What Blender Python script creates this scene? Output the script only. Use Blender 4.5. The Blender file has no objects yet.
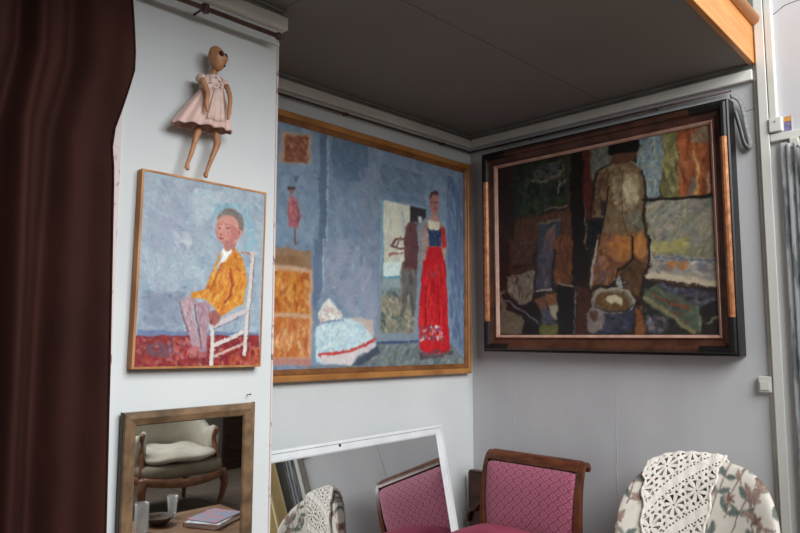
import bpy, bmesh, math, random
import numpy as np
from mathutils import Vector, Matrix

# ------------------------------------------------------------------ camera, light, exposure
scene = bpy.context.scene
COL = scene.collection
R = math.radians
cam_d = bpy.data.cameras.new('camera')
cam_d.sensor_width = 36.0
cam_d.lens = 680.0 / 800.0 * 36.0
cam_d.clip_start = 0.05
cam = bpy.data.objects.new('camera', cam_d)
COL.objects.link(cam)
cam.location = (-3.295, -2.60, 1.55)
cam.rotation_euler = (R(90.0 + 5.795), 0.0, R(44.3 - 90.0))
scene.camera = cam

world = bpy.data.worlds.new('world')
scene.world = world
world.use_nodes = True
world.node_tree.nodes['Background'].inputs[0].default_value = (0.72, 0.83, 1.0, 1)
world.node_tree.nodes['Background'].inputs[1].default_value = 1.2

ld = bpy.data.lights.new('window_daylight', 'AREA')
ld.shape = 'RECTANGLE'; ld.size = 3.4; ld.size_y = 2.8
ld.energy = 385.0; ld.color = (0.955, 0.98, 1.0)
lo = bpy.data.objects.new('window_daylight', ld)
COL.objects.link(lo)
lo.location = (-2.0, -4.75, 4.20)
lo.rotation_euler = (R(67), 0, 0)          # leans down into the room like skylight

vs = scene.view_settings
vs.view_transform = 'Standard'; vs.look = 'None'; vs.gamma = 1.0
vs.exposure = -0.16
vs.use_curve_mapping = False

# ------------------------------------------------------------------ helpers
def s2l(c):
    c = np.asarray(c, float)
    return np.where(c <= 0.04045, c / 12.92, ((c + 0.055) / 1.055) ** 2.4)

def rgb(r, g, b, k=1.0):
    v = s2l(np.array([r, g, b]) / 255.0) * k
    return (float(v[0]), float(v[1]), float(v[2]), 1.0)

def new_mat(name, col, rough=0.6, metal=0.0, spec=0.5):
    m = bpy.data.materials.new(name)
    m.use_nodes = True
    b = m.node_tree.nodes['Principled BSDF']
    b.inputs['Base Color'].default_value = col
    b.inputs['Roughness'].default_value = rough
    b.inputs['Metallic'].default_value = metal
    b.inputs['Specular IOR Level'].default_value = spec
    return m

def nd(m, t, **kw):
    n = m.node_tree.nodes.new(t)
    for k, v in kw.items():
        setattr(n, k, v)
    return n

def lk(m, a, b):
    m.node_tree.links.new(a, b)

def noise_mat(name, c1, c2, scale=6.0, stretch=(1, 1, 1), rough=0.6, bump=0.15, bscale=None, detail=5.0,
              lo=0.35, hi=0.65, spec=0.4, metal=0.0, dist=0.002, coord='Object'):
    """two tones mixed by noise plus a fine relief"""
    m = new_mat(name, c1, rough, metal, spec)
    b = m.node_tree.nodes['Principled BSDF']
    tc = nd(m, 'ShaderNodeTexCoord')
    mp = nd(m, 'ShaderNodeMapping')
    mp.inputs['Scale'].default_value = stretch
    lk(m, tc.outputs[coord], mp.inputs[0])
    n = nd(m, 'ShaderNodeTexNoise')
    n.inputs['Scale'].default_value = scale
    n.inputs['Detail'].default_value = detail
    lk(m, mp.outputs[0], n.inputs['Vector'])
    r = nd(m, 'ShaderNodeValToRGB')
    r.color_ramp.elements[0].position = lo; r.color_ramp.elements[0].color = c1
    r.color_ramp.elements[1].position = hi; r.color_ramp.elements[1].color = c2
    lk(m, n.outputs['Fac'], r.inputs[0])
    lk(m, r.outputs[0], b.inputs['Base Color'])
    if bump:
        n2 = nd(m, 'ShaderNodeTexNoise')
        n2.inputs['Scale'].default_value = bscale or scale * 6
        n2.inputs['Detail'].default_value = 6
        lk(m, mp.outputs[0], n2.inputs['Vector'])
        bp = nd(m, 'ShaderNodeBump')
        bp.inputs['Strength'].default_value = bump
        bp.inputs['Distance'].default_value = dist
        lk(m, n2.outputs['Fac'], bp.inputs['Height'])
        lk(m, bp.outputs[0], b.inputs['Normal'])
    return m

def obj(name, bm, mat, parent=None, smooth=False, world_at=None):
    """link a bmesh as one mesh object; world_at: the parent's location when the shape was made in world space"""
    if world_at is not None:
        bmesh.ops.translate(bm, verts=bm.verts, vec=-Vector(world_at))
    bmesh.ops.recalc_face_normals(bm, faces=bm.faces)
    me = bpy.data.meshes.new(name)
    bm.to_mesh(me); bm.free()
    if mat: me.materials.append(mat)
    if smooth:
        for p in me.polygons: p.use_smooth = True
    o = bpy.data.objects.new(name, me)
    COL.objects.link(o)
    if parent: o.parent = parent
    return o

def tag(o, label=None, cat=None, group=None, kind=None):
    if label: o['label'] = label
    if cat: o['category'] = cat
    if group: o['group'] = group
    if kind: o['kind'] = kind
    return o

def thing(name, label, cat, loc=(0, 0, 0), rot=(0, 0, 0), group=None):
    o = bpy.data.objects.new(name, None)
    o.empty_display_size = 0.05
    COL.objects.link(o)
    o.location = loc; o.rotation_euler = rot
    return tag(o, label, cat, group)

def B_():
    return bmesh.new()

def box(bm, x0, x1, y0, y1, z0, z1, bev=0.0, seg=2):
    r = bmesh.ops.create_cube(bm, size=1.0)
    vsx = r['verts']
    bmesh.ops.scale(bm, vec=(abs(x1 - x0), abs(y1 - y0), abs(z1 - z0)), verts=vsx)
    bmesh.ops.translate(bm, vec=((x0 + x1) / 2, (y0 + y1) / 2, (z0 + z1) / 2), verts=vsx)
    if bev > 0:
        ed = list({e for v in vsx for e in v.link_edges})
        bmesh.ops.bevel(bm, geom=ed, offset=bev, segments=seg, profile=0.5, affect='EDGES')
    return bm

def bx(*a, bev=0.0, seg=2):
    return box(B_(), *a, bev=bev, seg=seg)

def tube(bm, pts, rad, n=12, flat=None):
    """tube along points, radius per point; flat=(a,b) squashes the section"""
    pts = [Vector(p) for p in pts]
    if not hasattr(rad, '__len__'): rad = [rad] * len(pts)
    rings = []
    ref = None
    for i, p in enumerate(pts):
        t = (pts[min(i + 1, len(pts) - 1)] - pts[max(i - 1, 0)]).normalized()
        if ref is None:
            ref = Vector((0, 0, 1)) if abs(t.z) < 0.9 else Vector((1, 0, 0))
        a = (ref - t * ref.dot(t)).normalized()
        ref = a
        b = t.cross(a)
        fa, fb = flat if flat else (1, 1)
        rings.append([bm.verts.new(p + (a * math.cos(2 * math.pi * k / n) * fa + b * math.sin(2 * math.pi * k / n) * fb) * rad[i]) for k in range(n)])
    for i in range(len(rings) - 1):
        for k in range(n):
            bm.faces.new((rings[i][k], rings[i][(k + 1) % n], rings[i + 1][(k + 1) % n], rings[i + 1][k]))
    bm.faces.new(rings[0][::-1]); bm.faces.new(rings[-1])
    return bm

def smooth_path(pts, k=6):
    """Catmull-Rom through points"""
    P = [Vector(p) for p in pts]
    P = [P[0] * 2 - P[1]] + P + [P[-1] * 2 - P[-2]]
    out = []
    for i in range(1, len(P) - 2):
        for j in range(k):
            t = j / k
            out.append(0.5 * ((2 * P[i]) + (-P[i - 1] + P[i + 1]) * t + (2 * P[i - 1] - 5 * P[i] + 4 * P[i + 1] - P[i + 2]) * t * t
                       + (-P[i - 1] + 3 * P[i] - 3 * P[i + 1] + P[i + 2]) * t ** 3))
    out.append(P[-2])
    return out

def lerp_list(vals, n):
    v = np.interp(np.linspace(0, len(vals) - 1, n), range(len(vals)), vals)
    return [float(a) for a in v]

def lathe(bm, prof, c=(0, 0, 0), n=24):
    rings = []
    for r, z in prof:
        rings.append([bm.verts.new((c[0] + r * math.cos(2 * math.pi * k / n), c[1] + r * math.sin(2 * math.pi * k / n), c[2] + z)) for k in range(n)])
    for i in range(len(rings) - 1):
        for k in range(n):
            bm.faces.new((rings[i][k], rings[i][(k + 1) % n], rings[i + 1][(k + 1) % n], rings[i + 1][k]))
    bm.faces.new(rings[0][::-1]); bm.faces.new(rings[-1])
    return bm

def cushion(bm, c, s, e1=4.0, e2=2.6, nu=40, nv=18, dome=None):
    """superellipsoid: squarish outline (e1), soft edge (e2)"""
    sg = lambda v, p: math.copysign(abs(v) ** p, v)
    rings = []
    for j in range(1, nv):
        ph = -math.pi / 2 + math.pi * j / nv
        ring = []
        for i in range(nu):
            th = 2 * math.pi * i / nu
            x = s[0] * sg(math.cos(ph), 2 / e2) * sg(math.cos(th), 2 / e1)
            y = s[1] * sg(math.cos(ph), 2 / e2) * sg(math.sin(th), 2 / e1)
            z = s[2] * sg(math.sin(ph), 2 / e2)
            if dome: x, y, z = dome(x, y, z)
            ring.append(bm.verts.new((c[0] + x, c[1] + y, c[2] + z)))
        rings.append(ring)
    for a, b in zip(rings, rings[1:]):
        for i in range(nu):
            bm.faces.new((a[i], a[(i + 1) % nu], b[(i + 1) % nu], b[i]))
    bm.faces.new(rings[0][::-1]); bm.faces.new(rings[-1])
    return bm

def prism(bm, poly, axis, a, b):
    """polygon in the two other axes, extruded along axis from a to b"""
    def mk(p, t):
        return {'x': (t, p[0], p[1]), 'y': (p[0], t, p[1]), 'z': (p[0], p[1], t)}[axis]
    va = [bm.verts.new(mk(p, a)) for p in poly]
    vb = [bm.verts.new(mk(p, b)) for p in poly]
    n = len(poly)
    for i in range(n):
        bm.faces.new((va[i], va[(i + 1) % n], vb[(i + 1) % n], vb[i]))
    bm.faces.new(va[::-1]); bm.faces.new(vb)
    return bm

def grid_mesh(name, P, mat, parent=None, cols=None, smooth=True, keep=None, uvs=None):
    """P: (ny,nx,3) points -> quad sheet; cols: (ny,nx,3) linear colours on the points"""
    ny, nx = P.shape[:2]
    idx = np.arange(ny * nx).reshape(ny, nx)
    f = np.stack([idx[:-1, :-1], idx[:-1, 1:], idx[1:, 1:], idx[1:, :-1]], -1).reshape(-1, 4)
    if keep is not None:
        f = f[keep.reshape(-1)]
    me = bpy.data.meshes.new(name)
    V = P.reshape(-1, 3)
    me.vertices.add(len(V)); me.vertices.foreach_set('co', V.astype(np.float32).ravel())
    me.loops.add(len(f) * 4); me.loops.foreach_set('vertex_index', f.astype(np.int32).ravel())
    me.polygons.add(len(f)); me.polygons.foreach_set('loop_start', np.arange(0, len(f) * 4, 4, dtype=np.int32))
    me.update(calc_edges=True)
    if cols is not None:
        ca = me.color_attributes.new('paint', 'FLOAT_COLOR', 'POINT')
        c4 = np.ones((len(V), 4), np.float32); c4[:, :3] = cols.reshape(-1, 3)
        ca.data.foreach_set('color', c4.ravel())
    if uvs is not None:
        ul = me.uv_layers.new(name='UVMap')
        ul.data.foreach_set('uv', uvs.reshape(-1, 2)[f.ravel()].astype(np.float32).ravel())
    if smooth:
        me.polygons.foreach_set('use_smooth', np.ones(len(f), bool))
    me.materials.append(mat)
    o = bpy.data.objects.new(name, me)
    COL.objects.link(o)
    if parent: o.parent = parent
    return o

# ------------------------------------------------------------------ a small brush-and-knife painter (flat print on canvases and fabric)
def vnoise(H, W, fy, fx, rng):
    g = rng.random((int(fy) + 2, int(fx) + 2))
    y = np.linspace(0, fy, H); x = np.linspace(0, fx, W)
    y0 = np.minimum(y.astype(int), int(fy)); x0 = np.minimum(x.astype(int), int(fx))
    ty = (y - y0)[:, None]; tx = (x - x0)[None, :]
    ty = ty * ty * (3 - 2 * ty); tx = tx * tx * (3 - 2 * tx)
    a = g[np.ix_(y0, x0)]; b = g[np.ix_(y0, x0 + 1)]; c = g[np.ix_(y0 + 1, x0)]; d = g[np.ix_(y0 + 1, x0 + 1)]
    return (a * (1 - tx) + b * tx) * (1 - ty) + (c * (1 - tx) + d * tx) * ty

class Painter:
    def __init__(self, W, H, base, seed=1, warp=0.008, soft=2):
        self.W, self.H, self.soft = W, H, soft
        self.rng = np.random.default_rng(seed)
        self.img = np.ones((H, W, 3)) * np.array(base, float)
        self.U, self.V = np.meshgrid((np.arange(W) + .5) / W, (np.arange(H) + .5) / H)
        n = lambda f: vnoise(H, W, f, f * W / H, self.rng) - .5
        self.wu = (n(14) + .6 * n(40)) * warp * 2
        self.wv = (n(14) + .6 * n(40)) * warp * 2
        self.tex = (n(60) * .6 + n(25) * .6 + n(110) * .4) * .6

    def mask(self, pts, warp=1.0):
        u = self.U + self.wu * warp; v = self.V + self.wv * warp
        m = np.zeros((self.H, self.W), bool)
        for (x0, y0), (x1, y1) in zip(pts, pts[1:] + pts[:1]):
            if y0 == y1: continue
            c = (y0 > v) != (y1 > v)
            m ^= c & (u < (x1 - x0) * (v - y0) / (y1 - y0) + x0)
        return m

    def poly(self, pts, col, var=16, a=1.0, warp=1.0, soft=None):
        k = self.feather(self.mask(pts, warp), self.soft if soft is None else soft)[..., None] * a
        c = np.array(col, float) + self.tex[..., None] * var * 2
        self.img = self.img * (1 - k) + c * k
        return self

    def feather(self, m, n):
        m = m.astype(float)
        for _ in range(n):
            p = np.pad(m, 1, 'edge')
            m = (p[1:-1, 1:-1] * 2 + p[:-2, 1:-1] + p[2:, 1:-1] + p[1:-1, :-2] + p[1:-1, 2:]) / 6
        return m

    def ell(self, c, rx, ry, col, var=12, a=1.0, ang=0.0):
        w = self.W / self.H
        du = (self.U + self.wu * .5 - c[0]) * w; dv = self.V + self.wv * .5 - c[1]
        p = du * math.cos(ang) + dv * math.sin(ang); q = -du * math.sin(ang) + dv * math.cos(ang)
        m = (p / (rx * w)) ** 2 + (q / ry) ** 2 < 1
        cc = np.array(col, float) + self.tex[..., None] * var * 2
        k = self.feather(m, 1)[..., None] * a
        self.img = self.img * (1 - k) + cc * k
        return self

    def line(self, pts, wid, col, var=10, a=1.0):
        w = self.W / self.H
        for (x0, y0), (x1, y1) in zip(pts, pts[1:]):
            du = (self.U + self.wu * .5 - x0) * w; dv = self.V + self.wv * .5 - y0
            ex, ey = (x1 - x0) * w, y1 - y0
            L = max(ex * ex + ey * ey, 1e-9)
            t = np.clip((du * ex + dv * ey) / L, 0, 1)
            m = (du - t * ex) ** 2 + (dv - t * ey) ** 2 < (wid / 2) ** 2
            c = np.array(col, float) + self.tex[..., None] * var * 2
            self.img[m] = self.img[m] * (1 - a) + c[m] * a
        return self

    def dabs(self, pts, cols, n, ln=.05, wd=.012, ang=0.0, av=.6, a=.6, jit=10):
        """short brush strokes inside a polygon"""
        us = [p[0] for p in pts]; vsx = [p[1] for p in pts]
        m = self.mask(pts)
        H, W = self.H, self.W
        for _ in range(n):
            u = self.rng.uniform(min(us), max(us)); v = self.rng.uniform(min(vsx), max(vsx))
            cx, cy = int(u * W), int(v * H)
            if not (0 <= cx < W and 0 <= cy < H) or not m[cy, cx]: continue
            c = np.array(cols[self.rng.integers(len(cols))], float) + self.rng.normal(0, jit)
            t = ang + self.rng.normal(0, av); jit = 6
            l = ln * H * self.rng.uniform(.5, 1.2) / 2; w = max(wd * 1.45 * H * self.rng.uniform(.5, 1.3) / 2, .7)
            r = int(l) + 2
            x0, x1, y0, y1 = max(cx - r, 0), min(cx + r, W), max(cy - r, 0), min(cy + r, H)
            yy, xx = np.mgrid[y0:y1, x0:x1]
            p = (xx - cx) * math.cos(t) + (yy - cy) * math.sin(t)
            q = -(xx - cx) * math.sin(t) + (yy - cy) * math.cos(t)
            q = q + self.rng.normal(0, .3) * p * p / max(l, 1)
            k = np.clip(1.8 * (1 - (p / l) ** 2 - (q / w) ** 2), 0, 1) * m[y0:y1, x0:x1] * a * .8
            sub = self.img[y0:y1, x0:x1]
            sub[...] = sub * (1 - k[..., None]) + c * k[..., None]
        return self

    def restroke(self, n, ln, wd, jit=8, a=.85, swirl=5.0, keep=4.0):
        """go over the whole picture with strokes that pick up the paint already there"""
        H, W = self.H, self.W
        ang = vnoise(H, W, swirl, swirl * W / H, self.rng) * 2 * math.pi
        src = self.img.copy()
        gy, gx = np.gradient(src.mean(2))
        for _ in range(n):
            cx = int(self.rng.integers(W)); cy = int(self.rng.integers(H))
            g = math.hypot(gx[cy, cx], gy[cy, cx])
            t = math.atan2(gx[cy, cx], -gy[cy, cx]) if g > keep else ang[cy, cx]      # along edges
            c = src[cy, cx] * (1 + self.rng.normal(0, jit) / 100.0) + self.rng.normal(0, 2, 3)
            l = ln * H * self.rng.uniform(.5, 1.3) / 2; w = max(wd * H * self.rng.uniform(.6, 1.3) / 2, .8)
            r = int(l) + 2
            x0, x1, y0, y1 = max(cx - r, 0), min(cx + r, W), max(cy - r, 0), min(cy + r, H)
            yy, xx = np.mgrid[y0:y1, x0:x1]
            p = (xx - cx) * math.cos(t) + (yy - cy) * math.sin(t)
            q = -(xx - cx) * math.sin(t) + (yy - cy) * math.cos(t)
            k = (np.clip(2.2 * (1 - (p / l) ** 2 - (q / w) ** 2), 0, 1) * a)[..., None]
            sub = self.img[y0:y1, x0:x1]
            sub[...] = sub * (1 - k) + c * k
        return self

    def drag(self, amp, f):
        """drag the wet paint about a little so that outlines wander"""
        H, W = self.H, self.W
        dx = (vnoise(H, W, f, f * W / H, self.rng) - .5) * 2 * amp; dy = (vnoise(H, W, f, f * W / H, self.rng) - .5) * 2 * amp
        jj, ii = np.mgrid[0:H, 0:W]
        self.img = self.img[np.clip((jj + dy).round().astype(int), 0, H - 1), np.clip((ii + dx).round().astype(int), 0, W - 1)]
        return self

    def blur(self, n=1):
        for _ in range(n):
            p = np.pad(self.img, ((1, 1), (1, 1), (0, 0)), 'edge')
            self.img = (p[1:-1, 1:-1] * 2 + p[:-2, 1:-1] + p[2:, 1:-1] + p[1:-1, :-2] + p[1:-1, 2:]) / 6
        return self

    def linear(self, gain=1.0, sat=.86):
        g = self.img.mean(2, keepdims=True)
        self.img = g + (self.img - g) * sat
        return np.clip(s2l(np.clip(self.img, 0, 255) / 255.0) * gain, 0.003, .92)

def paint_mat(name, rough=0.45, bump=.35, bscale=180.0, spec=.35):
    m = new_mat(name, (1, 1, 1, 1), rough, 0, spec)
    b = m.node_tree.nodes['Principled BSDF']
    at = nd(m, 'ShaderNodeVertexColor'); at.layer_name = 'paint'
    lk(m, at.outputs['Color'], b.inputs['Base Color'])
    tc = nd(m, 'ShaderNodeTexCoord')
    n = nd(m, 'ShaderNodeTexNoise'); n.inputs['Scale'].default_value = bscale; n.inputs['Detail'].default_value = 4
    lk(m, tc.outputs['Object'], n.inputs['Vector'])
    bp = nd(m, 'ShaderNodeBump'); bp.inputs['Strength'].default_value = bump; bp.inputs['Distance'].default_value = .001
    lk(m, n.outputs['Fac'], bp.inputs['Height']); lk(m, bp.outputs[0], b.inputs['Normal'])
    return m

# ------------------------------------------------------------------ materials
M = {}
M['white_wall'] = noise_mat('white_plaster', rgb(203, 206, 205), rgb(215, 217, 215), 1.6, rough=.75, bump=.12, bscale=30, spec=.25)
M['grey_wall'] = noise_mat('grey_wallpaper', rgb(194, 193, 195), rgb(205, 204, 205), 2.2, (1, 1, .35), rough=.7, bump=.35, bscale=9, spec=.25, dist=.006)
M['dark_room_wall'] = noise_mat('room_plaster', rgb(112, 108, 102), rgb(126, 122, 116), 1.5, rough=.8, bump=.1, spec=.2)
M['mould'] = noise_mat('painted_moulding', rgb(226, 222, 213), rgb(236, 232, 224), 5, rough=.5, bump=.1)
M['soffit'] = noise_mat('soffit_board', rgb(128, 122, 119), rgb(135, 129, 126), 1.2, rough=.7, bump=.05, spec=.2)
M['dark_wood'] = noise_mat('dark_oak', rgb(40, 26, 20), rgb(70, 45, 33), 5, (1, 9, 9), rough=.4, bump=.2)
M['fascia'] = noise_mat('varnished_pine', rgb(190, 122, 62), rgb(212, 146, 84), 3, (1, 14, 14), rough=.4, bump=.1)
M['rod'] = noise_mat('brown_iron', rgb(66, 46, 40), rgb(90, 66, 58), 30, rough=.4, bump=.1)
M['trunk'] = new_mat('white_pvc', rgb(216, 215, 208), .4)
M['trunk_old'] = noise_mat('yellowed_pvc', rgb(206, 204, 194), rgb(218, 216, 208), 8, rough=.45, bump=.05)
M['peel'] = noise_mat('peeling_blue_paint', rgb(124, 130, 134), rgb(186, 191, 194), 26, (1, 1, .25), rough=.7, bump=.8, bscale=40, lo=.4, hi=.52, dist=.004)
M['chip'] = noise_mat('chipped_pink_paint', rgb(214, 198, 194), rgb(130, 96, 90), 40, (1, 1, .5), rough=.7, bump=.5, lo=.58, hi=.66)
M['floor'] = noise_mat('worn_oak_board', rgb(92, 80, 70), rgb(122, 108, 95), 3, (1.2, 14, 1), rough=.5, bump=.15)
M['gap'] = new_mat('dark_gap', rgb(30, 26, 24), .9)
M['mirror'] = new_mat('silvered_glass', (.80, .82, .82, 1), .015, 1.0)
M['glass'] = new_mat('clear_glass', (.80, .84, .84, 1), .06, 0, .8)
M['glass'].node_tree.nodes['Principled BSDF'].inputs['Alpha'].default_value = .32
M['curtain'] = noise_mat('brown_curtain_cloth', rgb(46, 23, 18), rgb(57, 29, 23), 3, (3, 3, 1), rough=.85, bump=.3, bscale=350, spec=.15, dist=.0006)

# ------------------------------------------------------------------ the room
def struct(name, bm, mat, parent=None, smooth=False):
    o = obj(name, bm, mat, parent, smooth)
    if parent is None: o['kind'] = 'structure'
    return o

XL, XR, YB, YS, ZT = -5.0, 1.3, -5.2, -2.62, 6.2     # XR, YS: behind the photographer the room is wider
struct('wall_front', bx(XL - .2, 0, 0, .2, -.02, ZT), M['white_wall'])
wr = struct('wall_right', bx(0, XR + .2, YS, .2, -.02, ZT), M['grey_wall'])
struct('wall_side', bx(XR, XR + .2, YB - .2, YS, -.02, ZT), M['dark_room_wall'])
struct('wall_left', bx(XL - .2, XL, YB - .2, 0, -.02, ZT), M['dark_room_wall'])
# back wall with the tall studio window behind the photographer
wx0, wx1, wz0, wz1 = -3.75, -.25, 2.2, 5.7
bm = B_()
box(bm, XL, wx0, YB - .2, YB, -.02, ZT); box(bm, wx1, XR, YB - .2, YB, -.02, ZT)
box(bm, wx0, wx1, YB - .2, YB, -.02, wz0); box(bm, wx0, wx1, YB - .2, YB, wz1, ZT)
struct('wall_back', bm, M['dark_room_wall'])
win = struct('window_1', bx(wx0, wx1, YB - .16, YB - .10, wz0, wz0 + .07), M['mould'])
for i in range(5):
    x = wx0 + (wx1 - wx0) * i / 4
    xa, xb = (x - .025, x + .025) if 0 < i < 4 else ((x, x + .05) if i == 0 else (x - .05, x))
    struct('window_bar', bx(xa, xb, YB - .16, YB - .10, wz0 + .07, wz1), M['mould'], win)
for z in (wz0 + .90, wz0 + 1.8, wz0 + 2.7, wz1 - .06):
    struct('window_rail', bx(wx0 + .05, wx1 - .05, YB - .155, YB - .105, z, z + .045), M['mould'], win)
struct('window_sill', bx(wx0 - .05, wx1 + .05, YB, YB + .12, wz0 - .05, wz0 - .001, bev=.008), M['mould'], win)

# chimney breast that carries the portrait
ax0, ax1, ay = -2.43, -1.832, -.52
struct('wall_breast', bx(ax0, ax1, ay, 0, 0, 2.7915), M['white_wall'])
struct('trim_1', bx(ax0 - .014, ax0 + .012, ay - .008, ay + .06, 0, 2.62, bev=.003), M['chip'])
struct('trim_2', bx(ax1 - .004, ax1 + .004, ay - .004, ay + .03, 0, 2.70, bev=.002), M['chip'])

# floor of planks
fl = struct('floor', bx(XL, XR, YB, 0, -.06, -.022), M['gap'])
random.seed(4)
pl_meshes = []
pw = .1745
plank_me = None
for i in range(29):
    y0 = YB + .01 + i * pw
    for j in range(3 if y0 + pw < YS else 2):
        if plank_me is None:
            o = obj('plank', bx(-1.2485, 1.2485, -pw / 2 + .002, pw / 2 - .002, -.021, 0, bev=.002, seg=1), M['floor'], fl)
            plank_me = o.data
        else:
            o = bpy.data.objects.new('plank', plank_me); COL.objects.link(o); o.parent = fl
        o.location = (XL + 1.25 + j * 2.5, y0 + pw / 2, random.uniform(-.001, 0))
        if j == 2: o.scale = (.515, 1, 1); o.location.x = .65
        if random.random() < .5: o.rotation_euler = (0, 0, math.pi)

# mezzanine: boarded soffit, slab, fascia
SZ = 2.792
def edge_y(x): return -1.640 + .041 * x                     # the gallery's front edge runs slightly out of square
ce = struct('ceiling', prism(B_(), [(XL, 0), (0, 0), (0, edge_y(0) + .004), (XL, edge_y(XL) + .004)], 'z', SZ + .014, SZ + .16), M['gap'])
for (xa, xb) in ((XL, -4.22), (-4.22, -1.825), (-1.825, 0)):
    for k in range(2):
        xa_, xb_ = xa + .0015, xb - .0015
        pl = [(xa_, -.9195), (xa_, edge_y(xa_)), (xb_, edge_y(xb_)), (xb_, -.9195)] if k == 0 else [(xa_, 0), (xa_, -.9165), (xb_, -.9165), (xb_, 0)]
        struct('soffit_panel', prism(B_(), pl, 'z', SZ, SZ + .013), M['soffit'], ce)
fo = struct('trim_3', bx(XL + .03, -.012, -.026, -.001, SZ - .008, SZ + .17, bev=.003), M['fascia'])
bm = B_(); tube(bm, [(XL + .03, -.032, SZ + .197), (-.034, -.032, SZ + .197)], .028, 14)
fr = struct('trim_4', bm, M['fascia'], smooth=True)
for o in (fo, fr): o.location = (0, edge_y(0), 0); o.rotation_euler = (0, 0, math.atan(.041))
struct('ceiling_upper', bx(XL - .2, XR + .2, YB - .2, .2, ZT, ZT + .1), M['dark_room_wall'])

# cornice that follows the walls under the soffit: broad white band, set-back strip, top bead
def cornice(name, z0, z1, p, mat, bev=.004):
    struct(name, bx(ax0, ax1 + p, ay - p, ay, z0, z1, bev=bev), mat)       # breast front
    struct(name, bx(ax1, ax1 + p, ay + .001, -p, z0, z1, bev=bev), mat)   # breast return
    struct(name, bx(ax1 + p + .001, 0, -p, 0, z0, z1, bev=bev), mat)       # long wall
    struct(name, bx(-p, 0, -1.655, -p - .001, z0, z1, bev=bev), mat)       # grey wall
cornice('trim_5', 2.712, 2.762, .028, M['mould'])
M['grey_strip'] = noise_mat('grey_painted_strip', rgb(128, 128, 122), rgb(146, 146, 140), 8, rough=.6, bump=.1)
cornice('trim_6', 2.762, 2.781, .012, M['grey_strip'], .002)
cornice('trim_7', 2.781, 2.7915, .022, M['grey_strip'], .003)
struct('trim_8', bx(ax0, ax1 + .004, ay - .007, ay, 2.648, 2.660, bev=.002), M['white_wall'])
# cracks and paper seams in the grey wall
bm = B_(); tube(bm, smooth_path([(0, -1.715, 3.010), (0, -1.745, 2.998), (0, -1.775, 3.012), (0, -1.80, 3.025), (0, -1.86, 3.030)], 4), .0016, 6); struct('crack', bm, M['gap'], wr)
bm = B_(); tube(bm, smooth_path([(0, -1.597, 2.573), (0, -1.625, 2.580), (0, -1.652, 2.583)], 4), .0014, 6); struct('crack', bm, M['gap'], wr)
for y, z0, z1 in ((-.300, .5, 1.45), (-.925, .45, 1.45)):
    pts = [(-.0002, y + .004 * math.sin(9 * z) + .003 * math.sin(31 * z), z) for z in np.linspace(z0, z1, 24)]
    bm = B_(); tube(bm, pts, .0013, 6); struct('wallpaper_seam', bm, M['grey_wall'], wr)

# old peeling door casing right of the cable duct, then a dark door further along the grey wall
dc = struct('door_1', bx(-.030, 0, -1.822, -1.752, 0, 2.395, bev=.006), M['peel'])
for (a, b, c) in ((-1.795, -1.780, .012), (-1.818, -1.808, .012)):
    struct('casing_bead', bx(-.030 - c, -.0305, a, b, 0, 2.385, bev=.004), M['peel'], dc)
d2 = struct('door_2', bx(.80, 1.28, YB, YB + .03, 0, 2.1, bev=.005), M['dark_wood'])
for z0, z1 in ((.2, .95), (1.1, 1.95)):
    struct('door_panel', bx(.86, 1.22, YB + .0305, YB + .042, z0, z1, bev=.008), M['dark_wood'], d2)
struct('baseboard_right', bx(-.02, 0, YS, -1.90, 0, .12, bev=.004), M['mould'])
struct('baseboard_front', bx(ax1 + .01, -.02, -.02, 0, 0, .12, bev=.004), M['mould'])
struct('baseboard_back', bx(XL, .79, YB, YB + .02, 0, .12, bev=.004), M['mould'])

# ------------------------------------------------------------------ framed pictures
def frame_rails(name, w, h, prof, mat, parent, width=None, smooth=False, only=None, span=None):
    """four mitred rails; prof = closed list of (inset from outer edge, height towards the room). Local: x right, z up, front -y.
       span=(a,b): only that stretch of each rail, measured from each corner (used for corner caps)"""
    out = []
    def corner(k, d, t=0.0):
        # k: 0 BL, 1 BR, 2 TR, 3 TL
        return ((d, d), (w - d, d), (w - d, h - d), (d, h - d))[k]
    for k in range(4):
        if only is not None and k not in only: continue
        bm = B_()
        A_, Z_ = [], []
        for d, p in prof:
            a = corner(k, d); b = corner((k + 1) % 4, d)
            A_.append(bm.verts.new((a[0] - w / 2, -p, a[1])))
            Z_.append(bm.verts.new((b[0] - w / 2, -p, b[1])))
        n = len(prof)
        for i in range(n):
            bm.faces.new((A_[i], A_[(i + 1) % n], Z_[(i + 1) % n], Z_[i]))
        bm.faces.new(A_[::-1]); bm.faces.new(Z_)
        out.append(obj(name, bm, mat, parent, smooth))
    return out

def corner_caps(name, w, h, prof, length, mat, parent):
    """an L-shaped mitred cap at each corner"""
    for k in range(4):
        bm = B_()
        sx = (1, -1, -1, 1)[k]; sz = (1, 1, -1, -1)[k]
        ox = (0, w, w, 0)[k]; oz = (0, 0, h, h)[k]
        rings = []
        for kind in (0, 1, 2):
            ring = []
            for d, p in prof:
                q = ((length, d), (d, d), (d, length))[kind]
                ring.append(bm.verts.new((ox + sx * q[0] - w / 2, -p, oz + sz * q[1])))
            rings.append(ring)
        n = len(prof)
        for a, b in zip(rings, rings[1:]):
            for i in range(n):
                bm.faces.new((a[i], a[(i + 1) % n], b[(i + 1) % n], b[i]))
        bm.faces.new(rings[0]); bm.faces.new(rings[-1])
        obj(name, bm, mat, parent)

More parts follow.
